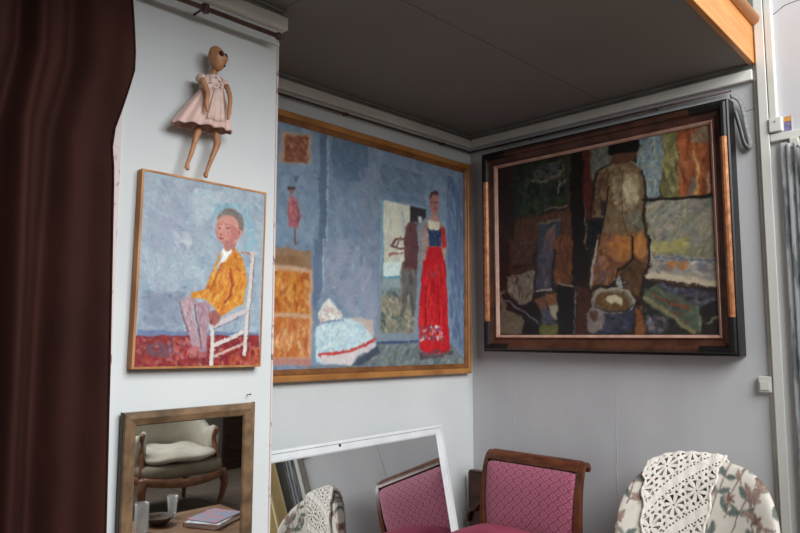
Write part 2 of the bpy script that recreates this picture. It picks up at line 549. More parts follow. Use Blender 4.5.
def canvas(parent, pnt, x0, x1, z0, z1, depth, gain, mat, relief=.0006, sat=.9):
    H, W = pnt.img.shape[:2]
    X, Z = np.meshgrid(np.linspace(x0, x1, W), np.linspace(z1, z0, H))
    lum = pnt.img.mean(2) / 255
    Y = -depth - relief * (lum - .5) - relief * .8 * pnt.tex
    P = np.stack([X, Y, Z], -1)[::-1]
    return grid_mesh('canvas', P, mat, parent, pnt.linear(gain, sat)[::-1])

OIL = paint_mat('oil_paint', .42, .4)
OIL_DARK = paint_mat('varnished_oil_paint', .30, .5, 120, .5)
M['pine_strip'] = noise_mat('pine_batten', rgb(164, 108, 62), rgb(196, 142, 92), 6, (3, 3, 1), rough=.6, bump=.1)
M['gilt'] = noise_mat('dull_gilt_oak', rgb(150, 96, 46), rgb(184, 128, 68), 5, (1, 1, 1), rough=.42, bump=.2, bscale=60)
M['black_lacquer'] = noise_mat('black_lacquer', rgb(14, 12, 12), rgb(24, 20, 18), 12, rough=.42, bump=.1)
M['copper'] = noise_mat('copper_leaf', rgb(150, 92, 58), rgb(196, 136, 92), 40, rough=.36, bump=.3, bscale=90, metal=.3, lo=.3, hi=.7)
M['walnut'] = noise_mat('walnut_slope', rgb(62, 36, 26), rgb(92, 56, 40), 6, (2, 2, 2), rough=.38, bump=.15)
M['pink_liner'] = noise_mat('rose_liner', rgb(176, 134, 116), rgb(196, 156, 138), 20, rough=.6, bump=.1)
M['stretch'] = new_mat('stretcher_pine', rgb(150, 116, 82), .7)

# ---- portrait of a seated boy on the chimney breast
pt = Painter(230, 300, (152, 166, 176), 11, .006)
ALL = [(-.1, -.1), (1.1, -.1), (1.1, 1.1), (-.1, 1.1)]
pt.dabs(ALL, [(140, 152, 168), (160, 174, 182), (172, 186, 192), (150, 158, 172), (134, 156, 170)], 1500, .11, .03, .9, .7, .5)
pt.dabs([(0.016,0.020),(0.531,0.009),(0.567,0.219),(0.422,0.431),(0.061,0.497)], [(148, 158, 172), (160, 166, 176), (140, 150, 166)], 300, .10, .03, 1.0, .6, .5)
pt.dabs([(0.386,0.038),(0.776,0.037),(0.547,0.176),(0.391,0.269),(0.325,0.242)], [(176, 188, 192), (168, 172, 174), (150, 176, 188)], 120, .08, .025, -.7, .4, .55)
pt.dabs([(0.221,0.295),(0.360,0.283),(0.400,0.367),(0.261,0.388)], [(178, 186, 192), (190, 196, 198)], 40, .05, .02, .2, .5, .6)
pt.dabs([(0.539,0.098),(0.852,0.076),(0.949,0.337),(0.806,0.359),(0.844,0.193),(0.712,0.114),(0.563,0.175),(0.569,0.331),(0.526,0.313)], [(128, 172, 186), (120, 162, 180), (146, 184, 194)], 200, .06, .018, 1.2, .7, .65)
pt.dabs([(0.037,0.611),(0.352,0.608),(0.356,0.823),(0.057,0.832)], [(126, 134, 152), (138, 144, 158), (118, 132, 150), (150, 160, 172)], 220, .09, .028, .3, .6, .6)
pt.dabs([(0.025,0.642),(0.200,0.625),(0.364,0.564),(0.382,0.585),(0.202,0.646),(0.041,0.657)], [(96, 116, 136), (84, 120, 140)], 60, .05, .012, -.4, .3, .7)
pt.poly([(0.013,0.815),(0.532,0.815),(0.985,0.814),(0.987,0.840),(0.016,0.850)], (96, 112, 148), 10, .8)
pt.poly([(-0.013,0.844),(0.373,0.838),(0.986,0.831),(1.012,1.012),(-0.011,1.011)], (126, 40, 44), 22)
pt.poly([(0.030,0.165),(0.390,0.082),(0.420,0.233),(0.275,0.376),(0.053,0.414)], (146, 154, 170), 6, .35, soft=22); pt.poly([(0.340,0.066),(0.618,0.033),(0.547,0.176),(0.407,0.267)], (176, 190, 194), 6, .45, soft=16)
pt.poly([(0.013,0.664),(0.125,0.618),(0.261,0.633),(0.348,0.565),(0.343,0.683),(0.287,0.749),(0.200,0.793),(0.039,0.786)], (124, 134, 152), 6, .32, soft=30); pt.poly([(0.019,0.426),(0.377,0.367),(0.471,0.504),(0.123,0.597)], (164, 176, 184), 6, .4, soft=18)
FL = [(-0.012,0.850),(0.987,0.838),(1.002,1.006),(-0.005,1.006)]
pt.dabs(FL, [(140, 34, 38), (120, 30, 40), (160, 66, 56), (176, 84, 70), (104, 50, 60), (170, 120, 118), (150, 44, 40)], 520, .045, .016, .9, .9, .7)
pt.dabs([(0.076,0.878),(0.283,0.866),(0.292,0.962),(0.097,0.950)], [(112, 72, 82), (98, 66, 78)], 70, .05, .02, .6, .6, .7)
pt.dabs([(0.746,0.942),(0.992,0.896),(1.002,1.003),(0.717,1.000)], [(186, 104, 62), (176, 80, 50)], 60, .05, .016, .8, .5, .7)
pt.dabs([(0.222,0.867),(0.502,0.843),(0.544,0.941),(0.262,0.972)], [(186, 120, 112), (176, 60, 62), (150, 96, 110)], 90, .05, .014, 1.3, .6, .7)
# chair
W_ = (206, 196, 190)
pt.line([(0.878,0.360),(0.929,0.364)], .022, (190, 176, 160)); pt.line([(0.806,0.359),(0.888,0.367)], .014, (170, 130, 110))
pt.line([(0.907,0.362),(0.898,0.503),(0.873,0.712),(0.860,0.942)], .024, W_); pt.line([(0.926,0.372),(0.916,0.502),(0.895,0.712),(0.881,0.931)], .006, (130, 104, 104))
pt.line([(0.569,0.765),(0.585,0.853),(0.584,0.990)], .026, W_); pt.line([(0.589,0.786),(0.609,0.897),(0.603,0.975)], .006, (120, 84, 88))
pt.line([(0.596,0.786),(0.727,0.736),(0.865,0.696)], .026, (196, 186, 184)); pt.line([(0.597,0.800),(0.866,0.712)], .006, (120, 120, 130))
pt.line([(0.605,0.888),(0.704,0.859),(0.831,0.816)], .022, W_); pt.line([(0.610,0.946),(0.854,0.880)], .016, (200, 168, 158))
pt.line([(0.615,0.903),(0.832,0.834)], .006, (120, 50, 54))
# legs
pt.poly([(0.311,0.665),(0.339,0.638),(0.409,0.625),(0.439,0.648),(0.413,0.716),(0.440,0.789),(0.473,0.843),(0.488,0.900),(0.426,0.892),(0.391,0.822),(0.343,0.744)], (168, 142, 150))
pt.poly([(0.429,0.670),(0.517,0.654),(0.558,0.668),(0.543,0.787),(0.531,0.875),(0.545,0.924),(0.486,0.919),(0.469,0.843),(0.437,0.748)], (158, 130, 142))
pt.dabs([(0.318,0.663),(0.418,0.629),(0.417,0.714),(0.469,0.843),(0.440,0.876),(0.404,0.822)], [(200, 178, 180), (184, 146, 144), (134, 102, 118)], 90, .06, .009, 1.3, .3, .65)
pt.dabs([(0.438,0.675),(0.551,0.668),(0.529,0.788),(0.531,0.897),(0.487,0.897)], [(190, 164, 168), (134, 100, 116), (172, 128, 132)], 90, .06, .009, 1.5, .3, .65)
pt.line([(0.430,0.675),(0.444,0.746),(0.482,0.843),(0.498,0.908)], .007, (98, 68, 82)); pt.line([(0.311,0.668),(0.346,0.744),(0.391,0.822)], .006, (112, 88, 96))
pt.poly([(0.426,0.889),(0.487,0.897),(0.446,0.932),(0.391,0.928)], (176, 108, 106)); pt.poly([(0.486,0.917),(0.545,0.924),(0.538,0.954),(0.479,0.950)], (160, 92, 96))
# jacket and hands
pt.poly([(0.696,0.330),(0.742,0.331),(0.823,0.404),(0.862,0.517),(0.828,0.657),(0.730,0.696),(0.644,0.735),(0.536,0.649),(0.386,0.633),(0.399,0.606),(0.511,0.591),(0.551,0.489),(0.612,0.386)], (202, 128, 44), 24)
pt.dabs([(0.697,0.335),(0.823,0.404),(0.862,0.517),(0.828,0.657),(0.644,0.730),(0.536,0.649),(0.386,0.633),(0.511,0.591),(0.551,0.489),(0.612,0.386)], [(216, 160, 62), (190, 102, 36), (206, 134, 44), (176, 84, 36), (222, 176, 84)], 330, .06, .014, 1.9, .5, .7)
pt.line([(0.709,0.468),(0.737,0.546),(0.722,0.615),(0.671,0.651)], .018, (160, 70, 40)); pt.line([(0.630,0.428),(0.591,0.520),(0.551,0.595)], .010, (168, 84, 40))
pt.poly([(0.540,0.721),(0.588,0.702),(0.651,0.729),(0.630,0.763),(0.596,0.789),(0.548,0.772)], (158, 98, 92)); pt.line([(0.561,0.776),(0.590,0.731)], .006, (112, 64, 66))
# shirt, neck and head
pt.poly([(0.645,0.325),(0.751,0.308),(0.741,0.355),(0.658,0.356)], (168, 108, 100))
pt.poly([(0.643,0.344),(0.670,0.369),(0.720,0.349),(0.725,0.363),(0.657,0.422),(0.624,0.429),(0.607,0.463),(0.590,0.464),(0.621,0.395)], (222, 224, 222), 8)
pt.line([(0.637,0.383),(0.605,0.441),(0.589,0.487)], .008, (150, 156, 150))
pt.poly([(0.574,0.180),(0.628,0.136),(0.731,0.128),(0.806,0.171),(0.819,0.231),(0.784,0.282),(0.752,0.315),(0.697,0.326),(0.638,0.328),(0.591,0.298),(0.574,0.252)], (198, 138, 126), 10)
pt.poly([(0.686,0.208),(0.768,0.235),(0.764,0.293),(0.705,0.323),(0.662,0.324),(0.710,0.275)], (172, 108, 102), 10, .8)
pt.poly([(0.576,0.198),(0.590,0.168),(0.628,0.135),(0.678,0.124),(0.735,0.128),(0.790,0.150),(0.815,0.184),(0.816,0.235),(0.780,0.234),(0.764,0.196),(0.717,0.168),(0.658,0.167),(0.608,0.179)], (116, 106, 100), 18)
pt.dabs([(0.581,0.184),(0.628,0.136),(0.731,0.128),(0.810,0.173),(0.812,0.231),(0.775,0.223),(0.717,0.168),(0.648,0.166)], [(140, 132, 124), (96, 86, 82), (160, 140, 126)], 70, .03, .007, .5, .5, .6)
pt.ell([(0.603,0.241)][0], .012, .006, (96, 58, 62), a=.7); pt.ell([(0.675,0.234)][0], .014, .006, (96, 58, 62), a=.7)
pt.line([(0.588,0.224),(0.622,0.218)], .005, (140, 92, 84), a=.6); pt.line([(0.649,0.215),(0.701,0.214)], .005, (140, 92, 84), a=.6)
pt.line([(0.635,0.213),(0.622,0.259),(0.603,0.275)], .007, (206, 150, 138), a=.8); pt.ell([(0.617,0.275)][0], .010, .006, (148, 78, 80), a=.8)
pt.ell([(0.620,0.298)][0], .018, .007, (166, 66, 76), a=.9); pt.line([(0.605,0.299),(0.646,0.297)], .003, (116, 42, 54), a=.8)
pt.poly([(0.580,0.252),(0.598,0.262),(0.601,0.291),(0.591,0.294)], (160, 104, 106), 6, .6); pt.poly([(0.630,0.311),(0.694,0.299),(0.697,0.324),(0.642,0.328)], (160, 100, 100), 6, .7)
pt.ell([(0.775,0.253)][0], .015, .020, (198, 126, 116)); pt.ell([(0.775,0.253)][0], .007, .011, (156, 86, 86))
pt.dabs([(0.598,0.185),(0.683,0.172),(0.686,0.208),(0.598,0.221)], [(206, 152, 138), (186, 116, 108), (196, 136, 122)], 26, .03, .012, .3, .5, .6)
pt.dabs([(0.648,0.248),(0.724,0.239),(0.728,0.287),(0.659,0.293)], [(204, 128, 118), (186, 108, 104)], 20, .03, .012, 1.2, .5, .6)
pt.restroke(3200, .026, .009, 5); pt.blur(1)

bw, bh = .458, .618
boy = thing('portrait_painting', 'oil painting of a seated boy in an orange jacket, in thin pine battens', 'painting', (-2.137, -.522, 1.444), (R(0), R(.9), 0))
frame_rails('frame_rail', bw + .008, bh + .008, [(0, 0), (0, .034), (.007, .036), (.007, 0)], M['pine_strip'], boy)
obj('stretcher', bx(-bw / 2 + .004, bw / 2 - .004, -.031, -.002, .008, bh), M['stretch'], boy)
canvas(boy, pt, -bw / 2 + .003, bw / 2 - .003, .007, bh + .001, .034, 1.0, OIL, sat=1.0)

# ---- large interior with a woman in red on the long wall
pt = Painter(340, 290, (118, 132, 160), 12, .004)
pt.dabs(ALL, [(104, 120, 148), (118, 132, 160), (128, 138, 164), (112, 126, 156), (136, 142, 166)], 1800, .09, .028, 1.2, .5, .5)
pt.dabs([(0.037,0.013),(0.247,-0.003),(0.246,0.481),(0.048,0.507)], [(128, 144, 172), (118, 136, 168), (138, 150, 174)], 260, .08, .025, 1.4, .4, .55)
pt.dabs([(0.296,-0.004),(0.464,-0.000),(0.467,0.179),(0.300,0.190)], [(92, 108, 138), (100, 116, 144), (84, 104, 132)], 240, .08, .025, .9, .6, .55)
pt.dabs([(0.258,0.457),(0.513,0.421),(0.516,0.872),(0.401,0.773),(0.275,0.683)], [(142, 144, 170), (150, 148, 172), (134, 142, 168)], 340, .09, .03, 1.5, .3, .5)
pt.dabs([(0.421,0.091),(0.530,0.117),(0.540,0.553),(0.431,0.564)], [(112, 122, 146), (124, 130, 154), (134, 134, 158)], 160, .07, .025, 1.3, .4, .5)
pt.dabs([(0.529,0.065),(0.771,0.073),(0.774,0.223),(0.533,0.231)], [(94, 108, 132), (104, 118, 142)], 160, .07, .02, .3, .4, .55)
pt.poly([(0.245,0.005),(0.276,0.004),(0.277,0.476),(0.251,0.480)], (88, 102, 132), 10, .9); pt.poly([(0.228,0.461),(0.265,0.456),(0.263,0.695),(0.229,0.768)], (96, 108, 138), 10, .85)
pt.line([(0.279,0.003),(0.282,0.476)], .008, (150, 160, 182)); pt.line([(0.267,0.456),(0.270,0.683)], .007, (160, 166, 188))
# small frame and doll
pt.poly([(0.088,0.036),(0.208,0.016),(0.211,0.146),(0.087,0.169)], (178, 144, 126)); pt.poly([(0.103,0.050),(0.194,0.034),(0.196,0.147),(0.100,0.159)], (134, 74, 56), 20)
pt.dabs([(0.106,0.056),(0.192,0.037),(0.192,0.143),(0.104,0.156)], [(176, 112, 88), (110, 54, 42), (190, 134, 104)], 60, .03, .006, .8, .9, .8)
pt.line([(0.132,0.204),(0.149,0.224),(0.160,0.210),(0.144,0.260)], .005, (84, 98, 128)); pt.line([(0.148,0.432),(0.153,0.490)], .010, (120, 82, 84))
pt.poly([(0.122,0.299),(0.153,0.297),(0.173,0.370),(0.161,0.433),(0.127,0.427),(0.115,0.380)], (170, 86, 98), 18)
pt.dabs([(0.120,0.299),(0.155,0.297),(0.173,0.370),(0.158,0.433),(0.125,0.425)], [(196, 110, 116), (140, 62, 80), (190, 140, 140)], 40, .04, .007, 1.6, .3, .7)
pt.ell([(0.133,0.276)][0], .009, .016, (150, 92, 78)); pt.line([(0.121,0.267),(0.141,0.265)], .010, (72, 50, 52)); pt.line([(0.156,0.338),(0.166,0.395)], .008, (100, 84, 100))
# chest of drawers / screen at left
pt.poly([(0.059,0.519),(0.112,0.512),(0.212,0.517),(0.223,0.592),(0.061,0.588)], (150, 112, 90), 14); pt.poly([(0.062,0.546),(0.192,0.539),(0.188,0.581),(0.062,0.581)], (138, 100, 72), 14)
pt.poly([(0.030,0.587),(0.225,0.585),(0.225,0.984),(0.039,0.975)], (196, 150, 126), 14)
pt.poly([(0.030,0.609),(0.210,0.605),(0.210,0.771),(0.034,0.779)], (190, 104, 44), 26); pt.poly([(0.034,0.794),(0.210,0.792),(0.208,0.951),(0.038,0.946)], (190, 108, 56), 26)
pt.dabs([(0.030,0.611),(0.208,0.605),(0.206,0.769),(0.034,0.776)], [(212, 136, 52), (168, 76, 34), (196, 120, 60), (150, 66, 36), (216, 160, 90)], 160, .06, .014, 1.5, .4, .7)
pt.dabs([(0.035,0.799),(0.209,0.795),(0.206,0.949),(0.038,0.944)], [(206, 140, 90), (172, 84, 50), (190, 100, 50), (220, 176, 140)], 150, .06, .010, 1.5, .15, .7)
pt.poly([(0.038,0.953),(0.224,0.956),(0.225,0.986),(0.039,0.977)], (176, 120, 116))
# floor
pt.poly([(0.378,0.975),(0.514,0.898),(0.737,0.889),(0.921,0.895),(1.007,0.977),(1.008,1.012),(0.379,1.014)], (104, 108, 116), 14)
pt.poly([(0.211,0.986),(0.405,0.994),(0.524,0.910),(0.638,0.884),(0.641,1.030),(0.212,1.014)], (106, 110, 122), 14)
pt.dabs([(0.358,0.984),(0.514,0.902),(0.737,0.896),(1.007,0.977),(1.008,1.012),(0.359,1.011)], [(90, 98, 100), (124, 132, 136), (108, 116, 100), (76, 84, 92), (140, 146, 150)], 240, .05, .012, 2.6, .5, .65)
pt.line([(0.519,0.891),(0.604,0.891),(0.724,0.883)], .012, (62, 74, 110))
# white gown heaped on a box
pt.poly([(0.382,0.784),(0.501,0.787),(0.501,0.887),(0.441,0.847)], (186, 166, 164), 8)
pt.poly([(0.405,0.972),(0.517,0.900),(0.531,0.933),(0.444,0.985),(0.282,0.995),(0.393,0.991)], (64, 66, 86), 8, .9)
pt.poly([(0.277,0.804),(0.325,0.781),(0.391,0.786),(0.441,0.812),(0.490,0.856),(0.513,0.902),(0.420,0.947),(0.395,0.989),(0.342,0.982),(0.275,0.981),(0.240,0.968),(0.235,0.868),(0.245,0.820)], (190, 202, 216), 12)
pt.dabs([(0.245,0.820),(0.325,0.781),(0.441,0.812),(0.493,0.865),(0.391,0.928),(0.245,0.945)], [(214, 222, 230), (160, 180, 204), (196, 208, 222), (176, 192, 212)], 150, .07, .012, 2.7, .5, .7)
pt.poly([(0.257,0.947),(0.329,0.939),(0.404,0.927),(0.507,0.887),(0.510,0.905),(0.420,0.945),(0.395,0.984),(0.275,0.978)], (206, 188, 198), 10)
pt.line([(0.257,0.942),(0.319,0.936),(0.394,0.924),(0.469,0.895),(0.507,0.874)], .013, (190, 66, 66))
pt.poly([(0.248,0.770),(0.271,0.733),(0.294,0.708),(0.319,0.738),(0.357,0.768),(0.348,0.792),(0.316,0.808),(0.258,0.805)], (214, 204, 206), 10)
pt.dabs([(0.253,0.770),(0.294,0.713),(0.352,0.770),(0.316,0.803),(0.261,0.800)], [(206, 132, 132), (230, 226, 226), (196, 160, 168)], 40, .04, .012, .6, .5, .7)
pt.line([(0.249,0.815),(0.326,0.798),(0.353,0.792)], .008, (120, 130, 160)); pt.line([(0.236,0.868),(0.243,0.966)], .006, (120, 140, 172))
# the mirror with the painter's reflection
pt.poly([(0.531,0.234),(0.779,0.226),(0.775,0.307),(0.761,0.534),(0.527,0.558)], (126, 136, 154), 8); pt.poly([(0.521,0.525),(0.739,0.501),(0.724,0.878),(0.516,0.879)], (124, 132, 148), 8)
pt.poly([(0.542,0.240),(0.684,0.239),(0.678,0.543),(0.544,0.556)], (206, 196, 186), 10); pt.poly([(0.684,0.239),(0.774,0.236),(0.755,0.535),(0.678,0.543)], (128, 128, 140), 12)
pt.dabs([(0.544,0.242),(0.681,0.242),(0.675,0.540),(0.547,0.553)], [(220, 212, 200), (186, 176, 170), (200, 186, 172), (168, 170, 178)], 140, .10, .010, 1.5, .08, .7)
pt.poly([(0.548,0.522),(0.634,0.512),(0.623,0.582),(0.548,0.595)], (206, 212, 218), 8); pt.line([(0.545,0.597),(0.623,0.584)], .012, (96, 140, 164)); pt.line([(0.538,0.241),(0.531,0.557)], .012, (118, 150, 174))
pt.poly([(0.541,0.602),(0.628,0.590),(0.634,0.635),(0.537,0.641)], (142, 150, 160), 10)
pt.poly([(0.536,0.679),(0.637,0.662),(0.715,0.689),(0.706,0.844),(0.537,0.848)], (136, 124, 112), 14)
pt.dabs([(0.535,0.646),(0.636,0.634),(0.715,0.689),(0.706,0.841),(0.537,0.846)], [(160, 146, 128), (104, 100, 98), (86, 104, 92), (60, 76, 86), (176, 164, 150)], 130, .05, .012, 1.3, .6, .7)
pt.poly([(0.641,0.512),(0.724,0.502),(0.719,0.645),(0.709,0.765),(0.692,0.773),(0.685,0.658),(0.666,0.670),(0.649,0.774),(0.632,0.773),(0.639,0.640)], (86, 80, 82), 12, .85)
pt.dabs([(0.636,0.517),(0.729,0.507),(0.714,0.733),(0.624,0.726)], [(110, 100, 98), (68, 62, 66), (124, 110, 100)], 70, .08, .010, 1.6, .15, .6)
pt.poly([(0.675,0.319),(0.720,0.316),(0.725,0.425),(0.717,0.539),(0.646,0.546),(0.655,0.488),(0.644,0.435),(0.657,0.369)], (92, 52, 58), 12, .92)
pt.dabs([(0.652,0.338),(0.725,0.326),(0.721,0.502),(0.650,0.510)], [(112, 56, 62), (74, 44, 52), (104, 74, 80)], 50, .06, .010, 1.6, .3, .6)
pt.line([(0.659,0.401),(0.606,0.409),(0.583,0.443),(0.630,0.453),(0.654,0.445)], .012, (120, 74, 76)); pt.line([(0.570,0.483),(0.642,0.470)], .010, (150, 96, 92)); pt.line([(0.629,0.405),(0.607,0.451)], .006, (70, 60, 66))
pt.poly([(0.679,0.238),(0.774,0.236),(0.770,0.281),(0.732,0.305),(0.683,0.313)], (46, 42, 48), 8); pt.ell([(0.734,0.294)][0], .012, .016, (176, 176, 178)); pt.ell([(0.697,0.287)][0], .014, .030, (50, 42, 44))
# right wall strip
pt.dabs([(0.893,0.045),(0.997,0.034),(1.001,0.510),(0.897,0.521)], [(82, 96, 130), (92, 106, 140), (74, 90, 122)], 160, .12, .014, 1.55, .08, .6)
pt.dabs([(0.902,0.494),(0.997,0.484),(1.001,0.954),(0.921,0.895)], [(88, 104, 140), (110, 124, 156), (78, 92, 128)], 160, .10, .012, 1.55, .12, .6)
pt.dabs([(0.796,0.056),(0.836,0.047),(0.840,0.137),(0.801,0.145)], [(124, 140, 164), (100, 116, 146)], 30, .05, .008, 1.5, .1, .6)
# woman in red
pt.poly([(0.775,0.301),(0.803,0.269),(0.843,0.262),(0.879,0.307),(0.889,0.415),(0.875,0.523),(0.755,0.535),(0.738,0.478),(0.751,0.344)], (150, 122, 122), 14)
pt.poly([(0.793,0.158),(0.806,0.142),(0.838,0.135),(0.849,0.154),(0.850,0.217),(0.835,0.254),(0.819,0.266),(0.803,0.242),(0.794,0.214)], (160, 104, 102), 8)
pt.poly([(0.791,0.174),(0.801,0.145),(0.822,0.134),(0.843,0.137),(0.852,0.162),(0.838,0.153),(0.811,0.154),(0.799,0.182)], (70, 46, 52), 6)
pt.line([(0.802,0.197),(0.815,0.194)], .007, (88, 54, 60)); pt.line([(0.828,0.192),(0.841,0.189)], .007, (88, 54, 60)); pt.line([(0.813,0.231),(0.831,0.227)], .008, (150, 54, 62)); pt.line([(0.823,0.197),(0.823,0.218)], .005, (120, 70, 72))
pt.poly([(0.806,0.257),(0.840,0.251),(0.843,0.287),(0.801,0.294)], (170, 120, 112), 6)
pt.poly([(0.783,0.297),(0.854,0.283),(0.850,0.331),(0.789,0.345)], (206, 192, 172), 8)
pt.poly([(0.776,0.331),(0.799,0.339),(0.850,0.327),(0.863,0.315),(0.854,0.410),(0.791,0.418)], (40, 52, 88), 12); pt.dabs([(0.781,0.339),(0.855,0.328),(0.851,0.408),(0.791,0.416)], [(70, 100, 140), (30, 36, 60), (90, 120, 130)], 24, .02, .008, 1, .8, .7)
pt.poly([(0.860,0.309),(0.882,0.315),(0.889,0.415),(0.859,0.419)], (176, 40, 46)); pt.poly([(0.862,0.418),(0.889,0.415),(0.875,0.497),(0.845,0.511)], (178, 146, 138))
pt.poly([(0.747,0.389),(0.779,0.340),(0.788,0.417),(0.769,0.497),(0.741,0.489)], (158, 134, 132))
pt.poly([(0.783,0.422),(0.854,0.412),(0.886,0.522),(0.752,0.535)], (184, 28, 38), 16)
pt.poly([(0.751,0.497),(0.880,0.483),(0.898,0.701),(0.910,0.918),(0.889,0.943),(0.789,0.949),(0.732,0.920),(0.736,0.710)], (190, 26, 36), 16)
pt.dabs([(0.749,0.511),(0.880,0.497),(0.908,0.918),(0.735,0.917)], [(206, 36, 42), (160, 18, 32), (214, 60, 56), (176, 22, 36)], 200, .16, .010, 1.58, .05, .65)
pt.line([(0.769,0.619),(0.769,0.840)], .006, (130, 14, 28)); pt.line([(0.834,0.592),(0.851,0.805)], .006, (136, 14, 28))
pt.poly([(0.744,0.511),(0.768,0.542),(0.796,0.557),(0.825,0.543),(0.848,0.505),(0.840,0.539),(0.809,0.569),(0.776,0.561)], (140, 62, 78), 6, .75)
pt.dabs([(0.740,0.810),(0.867,0.803),(0.872,0.884),(0.739,0.885)], [(206, 120, 130), (60, 70, 120), (214, 200, 200), (70, 110, 90), (150, 40, 60), (190, 60, 70)], 110, .022, .012, .8, 1.2, .9)
pt.dabs([(0.725,0.937),(0.922,0.925),(0.936,0.964),(0.739,0.972)], [(70, 66, 76), (96, 60, 66)], 50, .05, .012, .1, .3, .7)
pt.restroke(5200, .030, .009, 5); pt.blur(1); pt.img *= np.array([.97, 1.015, .965])

Bw, Bh, fwid = 1.478, 1.155, .058
tw, th = Bw + 2 * fwid, Bh + 2 * fwid
x_right = -.062
pB = thing('interior_painting', 'large blue-grey oil painting of a room with a woman in a long red skirt', 'painting', (x_right - tw / 2, -.004, 1.331), (0, R(.45), 0))
frame_rails('frame_rail', tw, th, [(0, 0), (0, .034), (.006, .044), (.026, .046), (.032, .040), (.032, 0)], M['gilt'], pB)
M['brown_slip'] = noise_mat('brown_inner_slip', rgb(104, 64, 34), rgb(138, 88, 48), 6, (2, 2, 2), rough=.45, bump=.15)
frame_rails('inner_slip', tw, th, [(.0322, 0), (.0322, .038), (.040, .039), (.048, .034), (.060, .030), (.060, 0)], M['brown_slip'], pB)
obj('stretcher', bx(-Bw / 2 + .004, Bw / 2 - .004, -.024, -.002, fwid + .004, th - fwid - .004), M['stretch'], pB)
canvas(pB, pt, -Bw / 2, Bw / 2, fwid, fwid + Bh, .028, 1.22, OIL, sat=.98)

# ---- dark studio picture with a standing figure seen from behind, on the grey wall
pt = Painter(340, 270, (46, 36, 30), 13, .007, 2)
pt.dabs(ALL, [(40, 30, 26), (58, 44, 34), (34, 28, 26), (70, 52, 38)], 1400, .08, .022, 1.1, .7, .6)
pt.poly([(-0.006,-0.008),(0.076,-0.002),(0.083,0.499),(-0.004,0.489)], (58, 32, 24), 10)
pt.poly([(0.076,0.012),(0.398,0.010),(0.402,0.301),(0.100,0.308)], (46, 54, 42), 12)
LS = [(0.080,0.016),(0.398,0.016),(0.400,0.298),(0.103,0.303)]
pt.dabs(LS, [(40, 50, 38), (58, 72, 44), (76, 84, 74), (32, 36, 32), (64, 62, 52), (50, 66, 40)], 260, .06, .022, .5, .9, .75)
pt.dabs([(0.203,0.049),(0.342,0.025),(0.350,0.145),(0.212,0.149)], [(92, 98, 100), (112, 110, 98), (70, 84, 92)], 60, .05, .018, -.5, .5, .75)
pt.dabs([(0.331,0.022),(0.364,0.029),(0.370,0.215),(0.320,0.193)], [(132, 126, 110), (60, 60, 50)], 24, .05, .012, -.9, .4, .75)
pt.line([(0.192,0.123),(0.271,0.130),(0.339,0.120)], .012, (124, 112, 92)); pt.line([(0.338,0.156),(0.334,0.209)], .012, (130, 124, 112)); pt.line([(0.255,0.299),(0.323,0.288),(0.400,0.295)], .010, (128, 104, 86))
pt.dabs([(0.138,0.242),(0.245,0.246),(0.231,0.327),(0.124,0.312)], [(62, 88, 42), (50, 72, 36)], 30, .05, .018, 1.2, .5, .75)
pt.poly([(0.100,0.322),(0.389,0.309),(0.398,0.533),(0.089,0.500)], (96, 60, 38), 14); pt.poly([(0.060,0.435),(0.204,0.452),(0.193,0.638),(0.061,0.654)], (88, 52, 36), 14)
pt.dabs([(0.100,0.322),(0.389,0.317),(0.393,0.532),(0.095,0.500)], [(112, 70, 42), (74, 46, 34), (104, 78, 64)], 90, .07, .014, 1.4, .4, .7)
pt.dabs([(0.066,0.450),(0.204,0.466),(0.195,0.585),(0.069,0.587)], [(110, 84, 78), (92, 72, 76), (84, 60, 50)], 50, .05, .014, .2, .6, .7)
pt.line([(0.062,0.600),(0.200,0.601)], .018, (56, 32, 26))
pt.poly([(0.225,0.369),(0.343,0.365),(0.330,0.525),(0.214,0.513)], (66, 72, 82), 10); pt.poly([(0.225,0.442),(0.309,0.452),(0.285,0.741),(0.205,0.752)], (74, 76, 90), 12)
pt.poly([(0.263,0.411),(0.316,0.390),(0.307,0.523),(0.256,0.517)], (122, 94, 86), 12); pt.dabs([(0.250,0.458),(0.307,0.465),(0.281,0.722),(0.240,0.733)], [(128, 100, 94), (110, 92, 100), (90, 80, 90)], 60, .07, .012, 1.5, .2, .7)
pt.line([(0.225,0.369),(0.343,0.365)], .012, (120, 112, 96)); pt.line([(0.205,0.752),(0.285,0.741)], .010, (142, 132, 128))
pt.poly([(0.314,0.453),(0.401,0.463),(0.389,0.729),(0.306,0.724)], (120, 70, 40), 14); pt.dabs([(0.314,0.466),(0.401,0.476),(0.389,0.729),(0.306,0.724)], [(140, 84, 46), (98, 56, 34), (84, 56, 44)], 70, .09, .012, 1.55, .1, .7)
pt.poly([(0.049,0.661),(0.202,0.636),(0.186,0.798),(0.123,0.846),(0.064,0.776)], (136, 126, 108), 14); pt.dabs([(0.049,0.661),(0.199,0.641),(0.186,0.795),(0.064,0.776)], [(160, 150, 130), (112, 96, 80), (96, 70, 56)], 50, .06, .012, 1.6, .3, .75)
pt.poly([(0.003,0.732),(0.041,0.734),(0.047,0.990),(0.004,0.990)], (120, 116, 98), 14); pt.poly([(0.026,0.842),(0.145,0.912),(0.131,0.994),(0.010,0.993)], (124, 116, 94), 14)
pt.poly([(0.020,0.749),(0.052,0.762),(0.215,0.906),(0.222,0.979),(0.197,0.984),(0.180,0.939),(0.039,0.815)], (34, 32, 36), 8); pt.line([(0.039,0.791),(0.215,0.924)], .012, (112, 112, 122)); pt.poly([(0.129,0.832),(0.195,0.798),(0.227,0.888),(0.204,0.901)], (30, 26, 26), 6)
pt.poly([(0.140,0.925),(0.226,0.940),(0.217,0.994),(0.143,0.991)], (30, 28, 28), 6)
